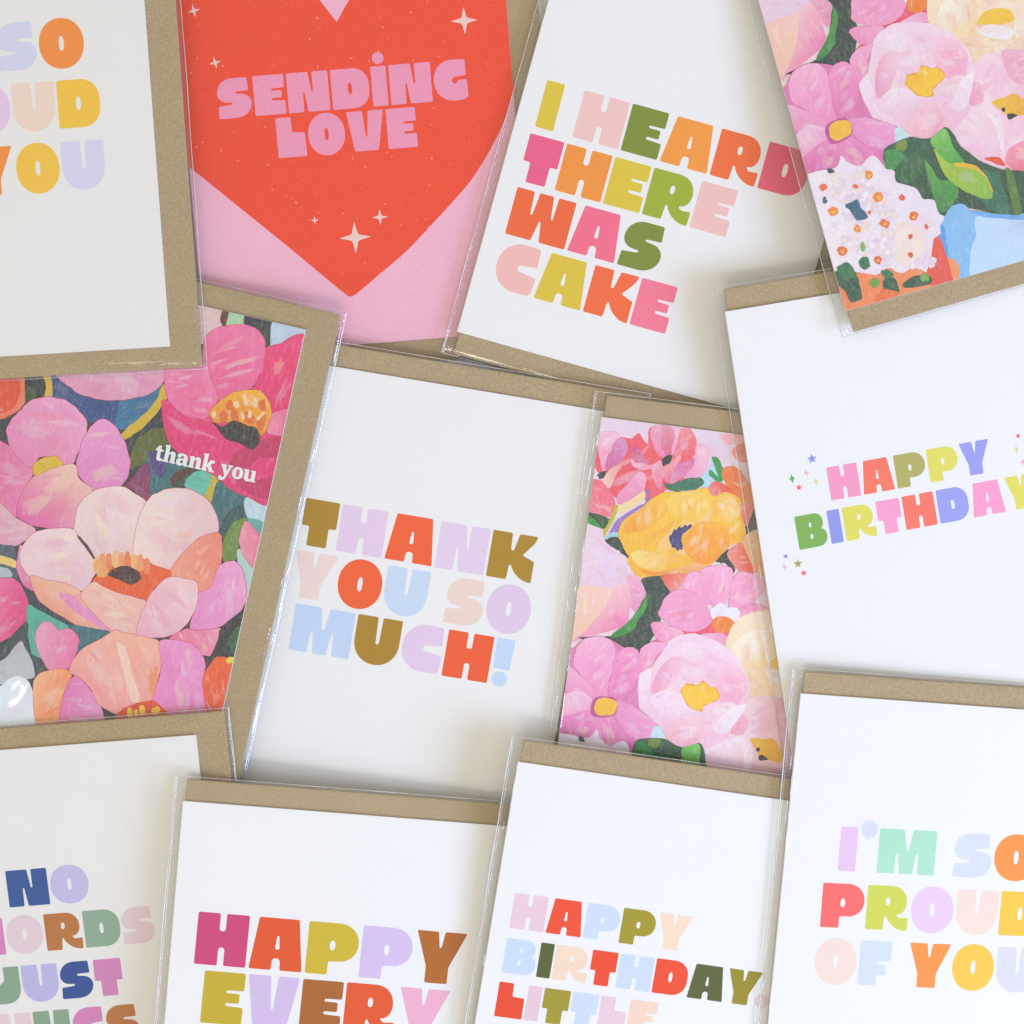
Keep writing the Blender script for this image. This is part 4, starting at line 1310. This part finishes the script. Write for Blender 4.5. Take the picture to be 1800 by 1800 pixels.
lines('I', [('NO', (17.2, 1595.5), 143, 64.4, -4.8, [(66, 100, 166), (206, 202, 244)]),
            ('WORDS', (-72.5, 1684.2), 348.9, 64.4, -4.6, [(226, 144, 206), (236, 218, 230), (196, 130, 80), (154, 184, 164), (238, 218, 228)]),
            ('JUST', (-8, 1766), 227.8, 64.4, -4.6, [(148, 178, 156), (196, 196, 242), (62, 94, 164), (220, 148, 202)]),
            ('HUGS', (-3, 1848.4), 252, 64.4, -4.6, [(238, 218, 226), (148, 178, 156), (222, 146, 202), (198, 132, 82)])])
lines('H', [('HAPPY', (1461.4, 879.8), 288.7, 58.5, -10.1, [(253, 164, 204), (255, 130, 110), (188, 182, 110), (232, 228, 112), (164, 168, 238)]),
            ('BIRTHDAY', (1405.7, 966.8), 429.5, 59, -10.5, [(136, 186, 98), (154, 162, 232), (232, 228, 108), (253, 170, 210), (255, 130, 114), (164, 170, 240), (253, 168, 210), (234, 228, 108)])])
for (u, v, r, kd, cl) in ((275, 272, 38, 'five', (150, 156, 232)), (235, 375, 44, 'thin', (252, 176, 204)), (132, 415, 34, 'diamond', (124, 182, 96)),
                          (305, 438, 38, 'thin', (226, 216, 104)), (182, 478, 26, 'five', (250, 112, 104)), (86, 972, 22, 'five', (150, 156, 232)),
                          (78, 1050, 40, 'thin', (252, 176, 204)), (174, 1026, 34, 'five', (176, 168, 96)), (216, 1094, 26, 'five', (250, 112, 104)),
                          (1757, 107, 22, 'five', (250, 112, 114)), (1745, 205, 42, 'thin', (230, 220, 110)), (1795, 295, 32, 'four', (252, 176, 204)),
                          (1850, 215, 34, 'five', (150, 156, 232)), (1870, 320, 26, 'diamond', (124, 182, 96))):
    star('H', CARD['H'], 1360 + u / 4.0909, 740 + v / 4.0909, r / 4.0909, kd, cl, rot=random.uniform(-.15, .2) + (.16 if kd != 'five' else 0))

# the heart card
def heart_card():
    def q(s, ox=300, oy=0, sc=2.9032):
        return [local('B', ox + x / sc, oy + y / sc) for x, y in parse(s)]
    left = q('920,1512 880,1492 610,1268 360,1066 120,872 40,806')
    right = q('1762,420 1742,500 1692,640 1622,780 1525,930 1384,1090 1205,1280 1062,1402 960,1490')
    up = q('-120,560 -160,100 -60,-330 250,-560 560,-520 760,-330 820,-180 860,-330 1030,-560 1360,-600 1650,-420 1790,-60 1790,260')
    poly = clip_rect(smooth_closed(left + up + right, 6), -CW + .06, CW - .06, -CH + .06, CH - .06)
    v, f = flat_mesh([(poly, [])], Z_CARD + .005)
    link_mesh('printed_heart', v, f, ink_mat((250, 88, 64), .7), CARD['B'])
    tip = q('845,110 838,100 760,0 690,-90 670,-170 720,-220 790,-200 838,-150 880,-210 950,-225 1005,-180 990,-90 910,0 856,98')
    v, f = flat_mesh([(smooth_closed(tip, 6), [])], Z_CARD + .010)
    link_mesh('printed_heart', v, f, ink_mat((251, 193, 216), .6), CARD['B'])


heart_card()
PK = [(248, 164, 196)]
text_line('B', CARD['B'], 'SENDiNG', PK, (385.6, 209.5), 440, 70.3, -4.7, z=Z_CARD + .014, gap=.07, speck=.5)
text_line('B', CARD['B'], 'LOVE', PK, (490, 278), 245.8, 70.3, -4.7, z=Z_CARD + .014, gap=.07, speck=.5)
for (u, v, r) in ((1498, 105, 70), (118, 55, 34), (227, 320, 32), (735, 1124, 22), (1068, 1108, 42), (941, 1212, 82)):
    star('B', CARD['B'], 300 + u / 2.9032, v / 2.9032, r / 2.9032, 'four', (246, 214, 208), rot=-.02 if u > 700 else .18, z=Z_CARD + .014)

# the two paintings
PQ.put(CARD['E'])
PP.put(CARD['G'])
PP.put(CARD['D'])

# small script on the magenta poppy card
zt = Z_CARD + 0.010 + PQ.level * 0.0003
for word, x0, x1, y0 in (('thank', 237, 1066, 370), ('you', 1140, 1628, 583)):
    u0, v0 = 240 + x0 / 7.826, 760 + y0 / 7.826
    text_line('E', CARD['E'], word, [(246, 248, 250)], (u0, v0), (x1 - x0) / 7.826 / math.cos(math.radians(12.6)), 20.0, 12.6, table=LC, gap=.03, z=zt)
